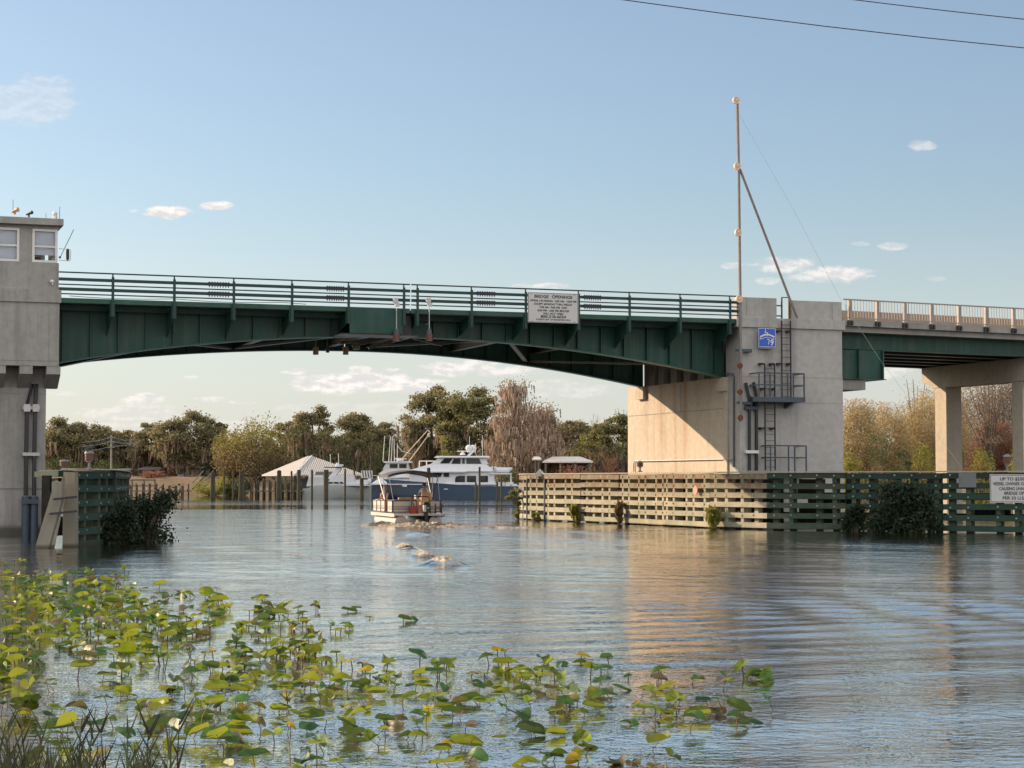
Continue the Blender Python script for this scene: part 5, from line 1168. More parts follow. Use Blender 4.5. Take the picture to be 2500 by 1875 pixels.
def leaves_np(C, size, r, aspect=1.0, mode='rand', droop=0):
    n = len(C); a = r.normal(size=(n, 3)); a /= np.linalg.norm(a, axis=1)[:, None]
    if mode == 'hang': a = np.stack([r.normal(0, .10, n), r.normal(0, .10, n), -np.ones(n)], 1)
    elif mode == 'up': a = np.stack([r.normal(0, .38, n), r.normal(0, .38, n), np.ones(n)], 1); a /= np.linalg.norm(a, axis=1)[:, None]
    b_ = r.normal(size=(n, 3)); b_ = np.cross(a, b_); b_ /= np.linalg.norm(b_, axis=1)[:, None]
    s = size * r.uniform(.6, 1.4, n)[:, None]
    a = a*s*aspect; b_ = b_*s
    if mode in ('hang', 'up'): V = np.stack([C - b_*.5, C + b_*.5, C + a + b_*.25, C + a - b_*.25], 1)
    else: V = np.stack([C - a*.5, C - b_*.38 + a*.06, C + a*.55, C + b_*.38 + a*.06], 1)
    return V.reshape(-1, 3)
def quads_obj(name, V, mat, parent, o):
    V = V - np.array(o); return link_mesh(name, np_mesh(name, V, np.arange(len(V)).reshape(-1, 4), mat), parent)
def canopy(r, W, H, D, zc, n, flat=.75, seedshape=None):
    # clump centres through an uneven ellipsoid, denser towards the shell
    c = []
    while len(c) < n:
        v = r.normal(size=3); v /= np.linalg.norm(v); rad = r.uniform(.25, 1)**.45
        p = v*rad*np.array([W/2, D/2, H/2]) ; p[2] = p[2] if p[2] > 0 else p[2]*flat
        c.append(p + np.array([0, 0, zc]))
    return np.array(c)
def tree(label, px, ytop, wpx, Y, kind='oak', seed=1, base=None, group='trees on the far shore', dens=1.0, name=None, ybase=None, leafs=None):
    r = np.random.RandomState(seed); s = Y/F; x = at(px, 1175, Y).x
    top = H_EYE + (1175-ytop)*s; W = wpx*s; zb = base if base is not None else .7
    H = top - zb; o = (x, Y, zb)
    nm_ = name or {'oak': 'live_oak', 'oakg': 'live_oak', 'cyp': 'cypress_tree', 'willow': 'willow_tree', 'bare': 'bare_tree', 'palm': 'palm_tree', 'brush': 'brush_thicket', 'green': 'bush', 'dark': 'bush', 'red': 'bush'}[kind]
    t = thing(nm_, label, 'tree' if nm_ not in ('bush', 'brush_thicket') else nm_.split('_')[-1], o, group)
    O3 = np.array(o); k = s/ (300/F)    # 1 at 300 m
    px1 = 2.44*s                        # one render pixel in metres
    if kind == 'palm':
        B = MB(); B.tube([(x, Y, zb-1), (x+.1, Y, zb+H*.5), (x+r.uniform(-.3, .3), Y, top-1.2)], [.28, .22, .2], 7); B.build('trunk', BARK, t)
        c = np.array([x, Y, top-1.3]); Vs, Vd = [], []
        for q in range(34):
            az = r.uniform(0, 6.28); el = r.uniform(-1.0, 1.25); L_ = r.uniform(1.3, 1.9)
            d = np.array([math.cos(az)*math.cos(el), math.sin(az)*math.cos(el), math.sin(el)])
            tip = c + d*L_*.55; dst = Vd if el < -.45 else Vs
            for j in range(9):
                f = d + r.normal(0, .42, 3); f /= np.linalg.norm(f); f[2] -= .25; e = np.cross(f, [0, 0, 1.0]); e /= (np.linalg.norm(e)+1e-6); w_ = max(.09, px1*.45)
                dst.append([tip - e*w_*.3, tip + e*w_*.3, tip + f*L_*.6 + e*w_*.4, tip + f*L_*.6 - e*w_*.4])
        quads_obj('crown', np.array(Vs).reshape(-1, 3), LM['palm'], t, o)
        if Vd: quads_obj('dead_fronds', np.array(Vd).reshape(-1, 3), LM['dead'], t, o)
        return t
    if kind in ('oak', 'oakg'):
        n = int(74*dens*(.6+W/22)); C = canopy(r, W*.98, H*.82, W*.7, H*.58, n, 1.0)
        C = C[C[:, 2] > H*.12]
        cr = r.uniform(.12, .22, len(C))*W*.62
        P_ = np.concatenate([c + r.normal(size=(int(190*dens), 3))*np.array([1, 1, .55])*q*.55 for c, q in zip(C, cr)])
        quads_obj('crown', leaves_np(P_ + O3, max(.34, px1*1.9), r), LM[leafs or kind], t, o)
        low = C[C[:, 2] < H*.62]; 
        if len(low):
            P_ = np.concatenate([c + np.stack([r.normal(0, W*.05, 14), r.normal(0, W*.05, 14), r.normal(0, .4, 14)], 1) for c in low]); quads_obj('spanish_moss', leaves_np(P_ + O3, max(.28, px1*1.3), r, 5.5, 'hang'), LM['moss'], t, o)
        B = MB(); B.tube([(x, Y, zb-1), (x+.15*r.normal(), Y, zb+H*.12), (x+.03*W*r.normal(), Y, zb+H*.3)], [.07*H**.9*.5+.25, .04*H+.1, .03*H+.1], 8)
        fork = np.array([x, Y, zb+H*.22])
        for q in r.choice(len(C), min(len(C), 12), replace=False):
            e = C[q]+O3; mid = fork*.45+e*.55 + np.array([0, 0, -.06*H]); B.tube([tuple(fork), tuple(mid), tuple(e)], [.025*H, .016*H, .006*H], 5)
        B.build('trunk', BARK, t)
    elif kind == 'cyp':
        C = []
        for q in range(int(95*dens)):
            h = r.uniform(.14, .96); w = W/2*(1.02 - .72*max(0, h-.35)/.65)*(1 if h > .25 else .85); rr = r.uniform(.1, 1)**.6*w; az = r.uniform(0, 6.28); C.append([rr*math.cos(az), rr*math.sin(az)*.8, H*h])
        C = np.array(C)
        P_ = np.concatenate([c + r.normal(size=(34, 3))*np.array([.7, .7, .5]) for c in C])
        quads_obj('spanish_moss', leaves_np(P_ + O3, max(.18, px1*.85), r, 4.5, 'hang'), LM['cyp'], t, o)
        P_ = np.concatenate([c + np.array([0, 0, .8]) + r.normal(size=(22, 3))*np.array([1.1, 1.1, .5]) for c in C]); quads_obj('crown', leaves_np(P_ + O3, max(.22, px1*1.0), r, 1.4), LM['twig'], t, o)
        B = MB(); B.tube([(x, Y, zb-1.5), (x, Y, zb+H*.1), (x+.2, Y, zb+H*.55), (x, Y, zb+H*.98)], [.75, .45, .25, .04], 8)
        for c in C[r.choice(len(C), 34, replace=False)]: z0 = max(.15*H, c[2]-.10*H); B.tube([(x, Y, zb+z0), tuple((c*np.array([.6, .6, 1]))+O3+np.array([0, 0, .05*H])), tuple(c+O3)], [.12, .08, .04], 4)
        B.build('trunk', BARK, t)
    elif kind == 'willow':
        C = canopy(r, W*.9, H*.86, W*.7, H*.52, int(60*dens)); cr = W*.095
        P_ = np.concatenate([c + r.normal(size=(130, 3))*cr for c in C]); hi = P_[:, 2] + r.normal(0, H*.12, len(P_)) > H*.66
        quads_obj('crown', leaves_np(P_[hi] + O3, max(.26, px1*1.35), r, 1.3), LM['willow'], t, o)
        quads_obj('lower_crown', leaves_np(P_[~hi] + O3, max(.22, px1*1.15), r, 1.5), LM['willowb'], t, o)
        B = MB(); B.tube([(x, Y, zb-1), (x, Y, zb+H*.25)], [.4, .3], 7)
        for c in C[:22]: B.tube([(x, Y, zb+H*.12), tuple(c*.5+O3+np.array([0, 0, .1*H])), tuple(c+O3)], [.18, .1, .03], 4)
        B.build('trunk', BARK, t)
    elif kind == 'bare':
        B = MB(); B.tube([(x, Y, zb-1), (x+.2, Y, zb+H*.5)], [.018*H, .009*H], 6); C = canopy(r, W, H*.75, W*.8, H*.60, 46); tw = []
        for c in C:
            e = c+O3; f = np.array([x+.1, Y, zb+H*r.uniform(.12, .45)]); mid = f*.5+e*.5+np.array([0, 0, .06*H]); B.tube([tuple(f), tuple(mid), tuple(e)], [.0065*H, .004*H, .001*H+.008], 4)
            for j in range(26):
                q = mid*(1-j/26)+e*(j/26); tw.append(q + r.normal(0, .25, 3))
        tw = np.array(tw); tw = np.concatenate([tw, tw + r.normal(0, W*.04, tw.shape)])
        quads_obj('crown', leaves_np(tw, max(.04, px1*.28), r, 7), LM[leafs or 'twig'], t, o); B.build('trunk', BARK, t)
    elif kind == 'brush':
        C = canopy(r, W, H*.98, W*.8, H*.5, int(70*dens)); P_ = np.concatenate([c + r.normal(size=(150, 3))*np.array([W*.09, W*.09, H*.07]) for c in C]); P_ = P_[P_[:, 2] < H*1.02]
        quads_obj('crown', leaves_np(P_ + O3, max(.08, px1*.7), r, 2.0), LM[leafs or 'brush'], t, o)
        q_ = P_[r.choice(len(P_), len(P_)//2)]; quads_obj('dry_leaves', leaves_np(q_ + O3, max(.10, px1*.95), r), LM[leafs or 'brush'], t, o)
        B = MB()
        for c in C[:26]: B.tube([(x+c[0]*.5, Y+c[1]*.5, zb-1), tuple(c*np.array([.9, .9, .8])+O3)], [.07, .02], 4)
        B.build('stem', BARK, t)
    else:
        mt = LM[leafs] if leafs else {'green': LM['brushg'], 'dark': LM['bushd'], 'red': LM['red']}[kind]
        C = canopy(r, W*.85, H*1.5, W*.7, H*.22, int(44*dens)); C = C[C[:, 2] > -.3]; cr = W*.085
        P_ = np.concatenate([c + r.normal(size=(95, 3))*np.array([cr, cr, min(cr, H*.11)]) for c in C])
        quads_obj('foliage', leaves_np(P_ + O3, max(.10, px1*1.25), r), mt, t, o)
        B = MB()
        for c in C[:12]: B.tube([(x+c[0]*.2, Y, zb-.6), tuple(c+O3)], [.06, .02], 4)
        B.build('stem', BARK, t)
    return t
GL = 2.5
for a in [
 ('wide spreading live oak just right of the tower pier', 158, 1022, 125, 345, 'oak', 1, GL), ('rounded live oak behind the utility pole', 238, 1036, 105, 350, 'oak', 2, GL),
 ('lower live oak in the dip right of the utility pole', 305, 1050, 85, 352, 'oak', 3, GL), ('live oak leaning on the left flank of the largest left bank oak', 368, 1034, 110, 343, 'oak', 4, GL),
 ('largest live oak of the left bank with the tallest ragged crown', 455, 1003, 165, 335, 'oak', 5, GL), ('dark live oak between the largest left bank oak and the willow', 522, 1015, 75, 338, 'oak', 61, GL),
 ('far off grey live oak filling the gap beyond the utility pole', 270, 1044, 120, 370, 'oak', 62, GL),
 ('bare brown tree rising behind the yellow green willow', 612, 1008, 100, 345, 'bare', 6, .8), ('low live oak behind the right shoulder of the willow', 690, 1024, 90, 335, 'oak', 7, .8),
 ('domed live oak above the boathouse roof', 768, 992, 118, 322, 'oak', 8, .8), ('broad live oak right of the domed one', 862, 1006, 125, 325, 'oak', 9, .8),
 ('brownish live oak behind the outriggers', 925, 1026, 100, 322, 'oak', 10, .8), ('bare tree left of the tall riverside oaks', 972, 1018, 80, 326, 'bare', 11, .8),
 ('tall live oak with open crown above the yacht bow', 1062, 938, 150, 305, 'oak', 12, .8), ('tallest dense live oak left of the mossy cypress', 1145, 925, 165, 300, 'oakg', 13, .8),
 ('far brown tree right of the mossy cypress', 1380, 1006, 110, 320, 'bare', 16, .8), ('brown haze of branches above the white pavilion', 1440, 1004, 120, 325, 'bare', 17, .8),
 ('live oak in the gap between cypress and pier', 1400, 1022, 120, 322, 'oak', 18, .8), ('bare tree touching the upper left corner of the pier', 1528, 968, 130, 300, 'bare', 19, .8),
 ('bright green live oak beside the pier edge', 1500, 1008, 120, 285, 'oakg', 20, .8),
 ('tall grey cypress draped in hanging moss behind the yacht stern', 1262, 934, 150, 268, 'cyp', 14, .2), ('thinner mossy cypress with bare side branches right of the tall one', 1322, 992, 110, 272, 'cyp', 15, .2)]:
    tree(a[0], a[1], a[2], a[3], a[4], a[5], a[6], a[7], dens=1.25 if a[5] != 'cyp' else 1)
tree('large willow with yellow green top and tan skirts by the shore', 628, 1033, 165, 300, 'willow', 21, .6, dens=1.1)
tree('lower tan willow leaning left of the large willow', 562, 1050, 110, 303, 'willow', 22, .8, dens=.8)
for k, (px, yt, Y_, lb) in enumerate(((718, 1046, 304, 'cabbage palm over the left slope of the boathouse roof'), (748, 1040, 302, 'tallest cabbage palm over the boathouse ridge'), (790, 1052, 306, 'cabbage palm right of the boathouse ridge'),
    (838, 1062, 300, 'cabbage palm above the white boat radar'), (872, 1072, 298, 'cabbage palm in the dark thicket right of the boathouse'), (905, 1060, 302, 'cabbage palm left of the fishing boat aerials'),
    (1012, 1075, 292, 'cabbage palm behind the yacht foredeck'), (1192, 1082, 284, 'cabbage palm behind the yacht stern'), (1468, 1090, 272, 'russet palm right of the white pavilion'),
    (1415, 1084, 284, 'palm behind the pavilion roof'), (1518, 1086, 270, 'russet palm closest to the pier edge'), (1352, 1096, 282, 'palm between the cypress trunks and the pavilion'))):
    tree(lb, px, yt, 30, Y_, 'palm', 40+k, .7, group='palms on the far shore')
for k, (lb, px, yt, w, Y_, kd) in enumerate((('dark thicket under the palms behind the boathouse', 740, 1078, 150, 300, 'dark'), ('dark thicket behind the white sport boat', 850, 1078, 150, 300, 'dark'), ('dark thicket behind the fishing boat', 950, 1082, 130, 298, 'dark'),
    ('round yellow green bush above the pilothouse bow', 1085, 1066, 62, 290, 'green'), ('dark bank of shrubs behind the yacht pilothouse', 1140, 1085, 170, 294, 'dark'), ('dark undergrowth behind the cypress trunks', 1290, 1105, 190, 290, 'dark'),
    ('yellow green bush left of the bright green oak', 1440, 1034, 100, 288, 'green'), ('russet undergrowth beside the white pavilion', 1470, 1100, 110, 278, 'red'), ('dark undergrowth at the foot of the pier edge', 1525, 1080, 110, 284, 'dark'),
    ('green shoreline shrub beside the wooden stairway', 520, 1158, 100, 300, 'green'), ('green reeds and shrubs under the willow', 580, 1164, 90, 299, 'dark'), ('russet hedge in front of the low brown house', 375, 1150, 70, 330, 'red'), ('dark hedge behind the far left dock', 150, 1120, 120, 335, 'dark'),
    ('shadowed hedge below the utility pole', 262, 1125, 110, 335, 'dark'), ('dark hedge right of the pale riverside house', 520, 1120, 90, 335, 'dark'), ('shrubs under the largest left bank oak', 440, 1140, 70, 340, 'red'),
    ('shrubs below the right half of the pavilion', 1400, 1138, 130, 258, 'red'), ('shore shrubs behind the small runabouts', 1245, 1150, 90, 262, 'dark'))):
    tree(lb, px, yt, w, Y_, kd, 70+k, GL if px < 460 else .6, group='shrubs along the far shore')
# right bank behind the approach span
for k, (lb, px, yt, w, Y_, kd, lf) in enumerate((('tan winter thicket touching the right side of the pier', 2095, 978, 120, 152, 'brush', None), ('tan winter thicket below the tail of the green girder', 2165, 985, 120, 155, 'brush', None),
    ('tallest tan thicket left of the first bent column', 2250, 955, 120, 158, 'brush', None), ('tan thicket behind the first bent column', 2320, 940, 120, 160, 'brush', None), ('brown thicket between the two bent columns', 2400, 915, 130, 166, 'brush', 'twig'),
    ('brown thicket behind the second bent column', 2490, 915, 130, 166, 'brush', 'twig'), ('russet thicket low between the bent columns', 2440, 1035, 130, 150, 'brush', 'red'),
    ('bare tree reaching over the thicket beside the bent cap', 2235, 890, 110, 168, 'bare', 'twig'), ('bare branching tree between the bent columns', 2415, 880, 150, 148, 'bare', 'twig'),
    ('dark green shrub low behind the fender right of the pier', 2150, 1048, 90, 146, 'dark', None), ('yellow shrub left of the first bent column', 2252, 1062, 80, 144, 'green', None), ('yellow shrub between the bent columns', 2395, 1098, 90, 143, 'green', None),
    ('green shrub at the foot of the pier wall', 2080, 1085, 60, 144, 'green', None), ('green shrub behind the second bent column', 2490, 1090, 90, 144, 'green', None), ('dark shrub just left of the first bent column', 2205, 1078, 60, 143, 'dark', None))):
    tree(lb, px, yt, w, Y_, kd, 100+k, .4, group='thickets on the near right bank', leafs=lf, dens=2.2 if kd == 'brush' else 1.2)
# distant woods that close the view beyond
r = np.random.RandomState(5); P_ = []
for x in np.arange(-330, 420, 5.5):
    Yd = 385 + r.uniform(-8, 12); h = r.uniform(8, 12) if x < 28 else r.uniform(7, 9.5)
    P_.append(np.array([x, Yd, 0]) + np.stack([r.normal(0, 3.2, 520), r.normal(0, 3, 520), r.uniform(0, 1, 520)**.7*h], 1))
fw = link_mesh('woodland', np_mesh('woodland', leaves_np(np.concatenate(P_), 1.25, r), np.arange(len(P_)*520*4).reshape(-1, 4), LM['oak'])); tag(fw, 'distant mass of woods closing the view behind the shore trees', 'woods', kind='stuff')

# ------------------------------------------------------------------ plants on the fenders
def fplant(label, px, ytop, ybot, wpx, Y, mat, n, size, seed, name='bush', dx=0, mode='rand', aspect=1.0, shape=1.0):
    r = np.random.RandomState(seed); s = Y/F; x = at(px, 1175, Y).x; z1, z0 = H_EYE+(1175-ytop)*s, H_EYE+(1175-ybot)*s; W = wpx*s; o = (x, Y, max(z0, 0)); t = thing(name, label, name.replace('_', ' '), o)
    P_ = []; B = MB(); H = z1-z0
    for k in range(max(6, int(n//140))):
        u, v = r.uniform(-.5, .5), r.uniform(0, 1)**(.75*shape)
        c = np.array([x+u*W*(1.1-.55*v)+dx*v*W, Y+r.uniform(-.35, .35)*W*.5, z0+H*v])
        P_.append(c + r.normal(size=(110, 3))*np.array([W*.10, W*.08, H*.08])); B.tube([(x+u*W*.3, Y, z0-.3), tuple(c*.5+np.array([x, Y, z0+H*.1])*.5), tuple(c)], [.03, .02, .008], 4)
    P_ = np.concatenate(P_)[:max(n, 700)]; P_ = P_[P_[:, 2] > max(z0-.02, .0)]
    quads_obj('foliage', leaves_np(P_, size, r, aspect, mode), mat, t, o); B.build('stem', BARK, t); return t
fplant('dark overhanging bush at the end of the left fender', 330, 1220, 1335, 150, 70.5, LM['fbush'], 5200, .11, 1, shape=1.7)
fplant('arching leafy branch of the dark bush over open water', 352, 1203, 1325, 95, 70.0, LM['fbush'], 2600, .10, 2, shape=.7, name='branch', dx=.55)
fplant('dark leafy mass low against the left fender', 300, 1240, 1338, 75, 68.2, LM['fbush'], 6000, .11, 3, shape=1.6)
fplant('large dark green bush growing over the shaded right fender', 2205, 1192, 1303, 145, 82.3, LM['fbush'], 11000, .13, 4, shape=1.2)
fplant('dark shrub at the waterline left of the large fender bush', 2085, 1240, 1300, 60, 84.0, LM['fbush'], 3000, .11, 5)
fplant('yellow green tuft at the foot of the fender near the pier corner', 1739, 1258, 1292, 26, 88.7, LM['fern'], 700, .11, 6, 'plant', mode='up', aspect=3)
fplant('green fern tuft growing from the lower sunlit fender', 1405, 1246, 1279, 17, 103.6, LM['fern'], 700, .11, 7, 'plant', mode='up', aspect=3)
fplant('thin drooping plant on the middle of the sunlit fender', 1510, 1240, 1282, 18, 98.8, LM['willowb'], 300, .09, 8, 'plant', mode='up', aspect=3)
fplant('small green tuft near the left end of the sunlit fender', 1308, 1250, 1270, 18, 107.6, LM['fern'], 400, .10, 9, 'plant')
fplant('leafy sprig sticking out left of the fender top', 1258, 1190, 1218, 36, 111, LM['fern'], 700, .13, 10, 'plant')
fplant('yellow sprig hanging at the waterline end of the fender', 1266, 1225, 1262, 18, 111, LM['fern'], 500, .11, 11, 'plant')
# ================================================================== PONTOON BOAT AND PEOPLE
PB0 = ground_at(1021, 1281); PH = R(14)
fwd = Vector((-math.sin(PH), math.cos(PH), 0)); lft = Vector((-fwd.y, fwd.x, 0))
def PBt(p): return PB0 + fwd*p[0] + lft*p[1] + Vector((0, 0, p[2]))
PT = thing('pontoon_boat', 'white panelled pontoon boat with grey canopy motoring away under the bridge', 'pontoon boat', tuple(PB0))
alu = simple('brushed_aluminium', (.45, .43, .41), .45, .2, .08); panel = simple('cream_boat_panel', (.62, .56, .50), .4, 0, .05); canv = simple('grey_canvas', (.10, .095, .10), .85, 0, .15)
for s in (-.88, .88):
    B = MB(PBt); B.tube([(-.1, s, .12), (5.6, s, .12), (6.3, s, .18), (6.8, s, .36)], [.34, .34, .28, .05], 16); B.build('pontoon', alu, PT, smooth=True)
B = MB(PBt); B.box((-.35, -1.3, .46), (6.5, 1.3, .56)); B.box((-.37, -1.31, .40), (6.52, -1.27, .57)); B.box((-.37, 1.27, .40), (6.52, 1.31, .57)); B.build('deck', panel, PT)
zb, zt_ = .62, 1.22
def fence(a, b_, label=None):
    a, b_ = Vector((*a, 0)), Vector((*b_, 0)); d = (b_-a).normalized(); n = Vector((d.y, -d.x, 0)); L_ = (b_-a).length
    B = MB(PBt); B.hexa([a+Vector((0,0,zb)), b_+Vector((0,0,zb)), b_+n*.02+Vector((0,0,zb)), a+n*.02+Vector((0,0,zb)), a+Vector((0,0,zt_)), b_+Vector((0,0,zt_)), b_+n*.02+Vector((0,0,zt_)), a+n*.02+Vector((0,0,zt_))]); f = B.build('side_panel', panel, PT)
    B = MB(PBt)
    for z in (zb+.01, zt_-.02): B.beam(a+n*.035+Vector((0,0,z)), b_+n*.035+Vector((0,0,z)), .035, .035)
    m_ = max(2, int(L_/.9)+1)
    for k in range(m_): p = a + (b_-a)*k/(m_-1); B.beam(p+n*.035+Vector((0,0,zb)), p+n*.035+Vector((0,0,zt_)), .035, .035)
    B.build('rail_frame', M['dark'], f)
    B = MB(PBt)
    for z in (.78, .84, .92): B.beam(a+n*.026+Vector((0,0,z)), b_+n*.026+Vector((0,0,z)), .012, .022)
    B.build('pinstripe', M['black'], f)
fence((.45, 1.22), (.45, .0)); fence((.45, -.62), (.45, -1.22)); fence((.45, -1.22), (6.2, -1.22)); fence((6.2, 1.22), (2.6, 1.22)); fence((1.9, 1.22), (.45, 1.22)); fence((6.2, -1.22), (6.2, 1.22))
B = MB(PBt); B.beam((2.2, 1.27, zb), (2.2, 1.27, 1.25), .05, .05); B.beam((2.55, 1.27, .7), (2.25, 1.27, 1.1), .03, .03); B.build('gate', M['red'], PT)
# seats
def cushion(name, a, b_, mt=None): B = MB(PBt); B.box(a, b_); o = B.build(name, mt or M['tan'], PT); return o
cushion('stern_bench', (.5, 0, .62), (1.05, 1.15, 1.0)); cushion('bench_back', (.47, .02, 1.0), (.62, 1.15, 1.27), simple('brown_cushion', (.16, .11, .07), .6))
cushion('bow_couch', (3.8, .6, .62), (6.0, 1.15, .95)); cushion('couch_back', (3.8, 1.0, .95), (6.0, 1.17, 1.25)); cushion('side_couch', (3.2, -1.15, .62), (5.8, -.55, .95)); cushion('couch_back', (2.9, -.3, .62), (3.2, .45, 1.36))
B = MB(PBt); B.box((2.6, -1.15, .57), (3.15, -.35, 1.3)); B.hexa([(2.55,-1.1,1.3),(3.15,-1.1,1.3),(3.15,-.4,1.3),(2.55,-.4,1.3),(2.75,-1.1,1.48),(3.12,-1.1,1.48),(3.12,-.4,1.48),(2.75,-.4,1.48)]); B.build('console', panel, PT)
B = MB(PBt); c = Vector((2.5, -.75, 1.42)); B.tube([c + Vector((-.06*math.sin(a)*1, .17*math.cos(a), .17*math.sin(a))) for a in [2*math.pi*k/16 for k in range(17)]], .018, 6); B.build('steering_wheel', M['black'], PT)
B = MB(PBt); B.tube([(1.75, -.72, .57), (1.75, -.72, .98)], .07, 8); B.box((1.5, -1.0, .98), (2.05, -.44, 1.12)); 
rows = []
for x, yw, z0, z1 in ((1.42, .27, 1.12, 1.5), (1.56, .29, 1.12, 1.56)): pass
B.hexa([(1.42,-1.0,1.12),(1.56,-1.0,1.12),(1.56,-.44,1.12),(1.42,-.44,1.12),(1.36,-.98,1.62),(1.50,-.98,1.62),(1.50,-.46,1.62),(1.36,-.46,1.62)]); B.build('helm_chair', M['tan'], PT)
# canopy: arched cloth on hoops
CX0, CX1 = 1.3, 4.2
def arch(x, y): return 2.78 - .22*(abs(y)/1.3)**2.2 - .05*((x-2.7)/1.4)**2
B = MB(PBt); rows = []
nx_, ny_ = 9, 13
for i in range(nx_):
    x = CX0 + (CX1-CX0)*i/(nx_-1); rows.append([(x + .0, -1.32 + 2.64*j/(ny_-1), arch(x, -1.32 + 2.64*j/(ny_-1)) + .012*math.sin(i*2.4+j*1.3)) for j in range(ny_)])
B.grid(rows); B.grid([[(p[0], p[1], p[2]-.03) for p in r_] for r_ in rows]); 
for e in (0, -1): B.grid([rows[e], [(p[0], p[1], p[2]-.12) for p in rows[e]]])
for e in (0, -1): B.grid([[r_[e] for r_ in rows], [(r_[e][0], r_[e][1], r_[e][2]-.14) for r_ in rows]])
cn = B.build('canopy', canv, PT, smooth=True, fix=False)
for x in (CX0, CX1, 2.75):
    B = MB(PBt); pts = [(2.6, -1.25, 1.22)] + [(x, -1.31 + 2.62*j/12, arch(x, -1.31 + 2.62*j/12)-.035) for j in range(13)] + [(2.6, 1.25, 1.22)]; B.tube(pts, .02, 6); B.build('canopy_frame', M['dark'] if x == CX0 else alu, PT, smooth=True)
B = MB(PBt); B.tube([(.4, 1.2, 1.2), (CX0, 1.28, arch(CX0, 1.28)-.05)], .015, 5); B.tube([(.4, -1.2, 1.2), (CX0, -1.28, arch(CX0, 1.28)-.05)], .015, 5); B.build('canopy_strut', alu, PT)
# outboard, tow arch, ladder, fuel can
B = MB(PBt); y = -.33
B.hexa([(-.62,y-.16,.62),(-.12,y-.16,.62),(-.12,y+.16,.62),(-.62,y+.16,.62),(-.56,y-.17,1.02),(-.08,y-.17,1.06),(-.08,y+.17,1.06),(-.56,y+.17,1.02)]); B.hexa([(-.56,y-.17,1.021),(-.08,y-.17,1.061),(-.08,y+.17,1.061),(-.56,y+.17,1.021),(-.46,y-.10,1.14),(-.14,y-.10,1.16),(-.14,y+.10,1.16),(-.46,y+.10,1.14)])
B.hexa([(-.45,y-.07,-.2),(-.2,y-.07,-.2),(-.2,y+.07,-.2),(-.45,y+.07,-.2),(-.48,y-.09,.618),(-.15,y-.09,.618),(-.15,y+.09,.618),(-.48,y+.09,.618)]); OB = B.build('outboard_motor', M['black'], PT)
B = MB(PBt); B.box((-.63, y+.05, .66), (-.4, y+.175, 1.0)); B.build('cowling_panel', M['white'], OB)
B = MB(PBt); B.box((-.625, y-.1, .84), (-.621, y-.0, .88)); B.build('emblem', M['white'], OB)
B = MB(PBt); B.box((-.15, .02, .57), (.25, .42, .95)); B.build('fuel_tank', M['red'], PT)
B = MB(PBt); B.tube([(.1, .35, .5), (.15, .32, 1.3), (.15, .22, 1.42), (.15, -.55, 1.42), (.15, -.62, 1.3), (.1, -.66, .5)], .028, 6); B.tube([(.15, .32, 1.2), (-.25, .05, .57)], .02, 5); B.build('tow_arch', M['black'], PT)
B = MB(PBt)
for yy_ in (-.85, -1.15): B.tube([(-.3, yy_, .35), (-.3, yy_, 1.02), (-.2, yy_, 1.08), (-.1, yy_, 1.02), (-.1, yy_, .57)], .022, 6)
for z in (.45, .65, .85): B.beam((-.3, -.83, z), (-.3, -1.17, z), .04, .05)
B.build('boarding_ladder', M['dark'], PT)
B = MB(PBt); B.box((-.37, -1.35, .44), (.3, -.55, .455)); B.build('stern_step', M['dark'], PT)

skin_m = simple('skin', (.42, .24, .17), .6, 0, .04); shirt_w = simple('white_shirt', (.80, .74, .74), .85, 0, .06); shirt_p = simple('pink_top', (.55, .36, .32), .85, 0, .06); hair_b = simple('light_brown_hair', (.26, .14, .07), .7, 0, .2); capm = simple('dark_cap', (.02, .02, .025), .8); shorts = simple('khaki_shorts', (.25, .20, .14), .85)
def skinned(name, chain, mat, parent, sub=2, root=0):
    """chain: list of (point, radius, parent index)"""
    vs = [tuple(Vector(PBt(p)) - ORI[parent.name] if parent else PBt(p)) for p, r_, q in chain]; es = [(q, i) for i, (p, r_, q) in enumerate(chain) if q is not None]
    me = bpy.data.meshes.new(name); me.from_pydata(vs, es, []); o = bpy.data.objects.new(name, me); col.objects.link(o)
    sm = o.modifiers.new('Skin', 'SKIN'); sm.use_smooth_shade = True
    for i, (p, r_, q) in enumerate(chain):
        sv = me.skin_vertices[0].data[i]; rr = r_ if isinstance(r_, tuple) else (r_, r_); sv.radius = rr; sv.use_root = (i == root)
    ss = o.modifiers.new('Sub', 'SUBSURF'); ss.levels = sub; ss.render_levels = sub
    bpy.context.view_layer.update(); dg = bpy.context.evaluated_depsgraph_get(); m2 = bpy.data.meshes.new_from_object(o.evaluated_get(dg))
    bpy.data.objects.remove(o); m2.materials.clear(); m2.materials.append(mat); m2.name = name
    m2.polygons.foreach_set('use_smooth', [True]*len(m2.polygons)); return link_mesh(name, m2, parent)
def hand(ch, w, wi, d, up, side, grip=.9):
    """five fingers from wrist point w (index wi); d = hand direction, curled by grip"""
    d, up, side = Vector(d), Vector(up), Vector(side)
    pal = w + d*.055; ch.append((pal, (.036, .018), wi)); pi_ = len(ch)-1
    for k, (off, L_) in enumerate(((-.030, .070), (-.010, .080), (.011, .076), (.030, .060))):
        a = w + d*.095 + side*off; ch.append((a, .010, pi_)); b_ = a + (d*math.cos(grip) - up*math.sin(grip))*L_*.5; ch.append((b_, .009, len(ch)-1)); c = b_ + (d*math.cos(grip*2.1) - up*math.sin(grip*2.1))*L_*.5; ch.append((c, .008, len(ch)-1))
    a = w + d*.035 + side*-.045; ch.append((a, .012, pi_)); ch.append((a + d*.03 - up*.02 + side*-.008, .010, len(ch)-1)); ch.append((a + d*.045 - up*.045 + side*.008, .009, len(ch)-1))
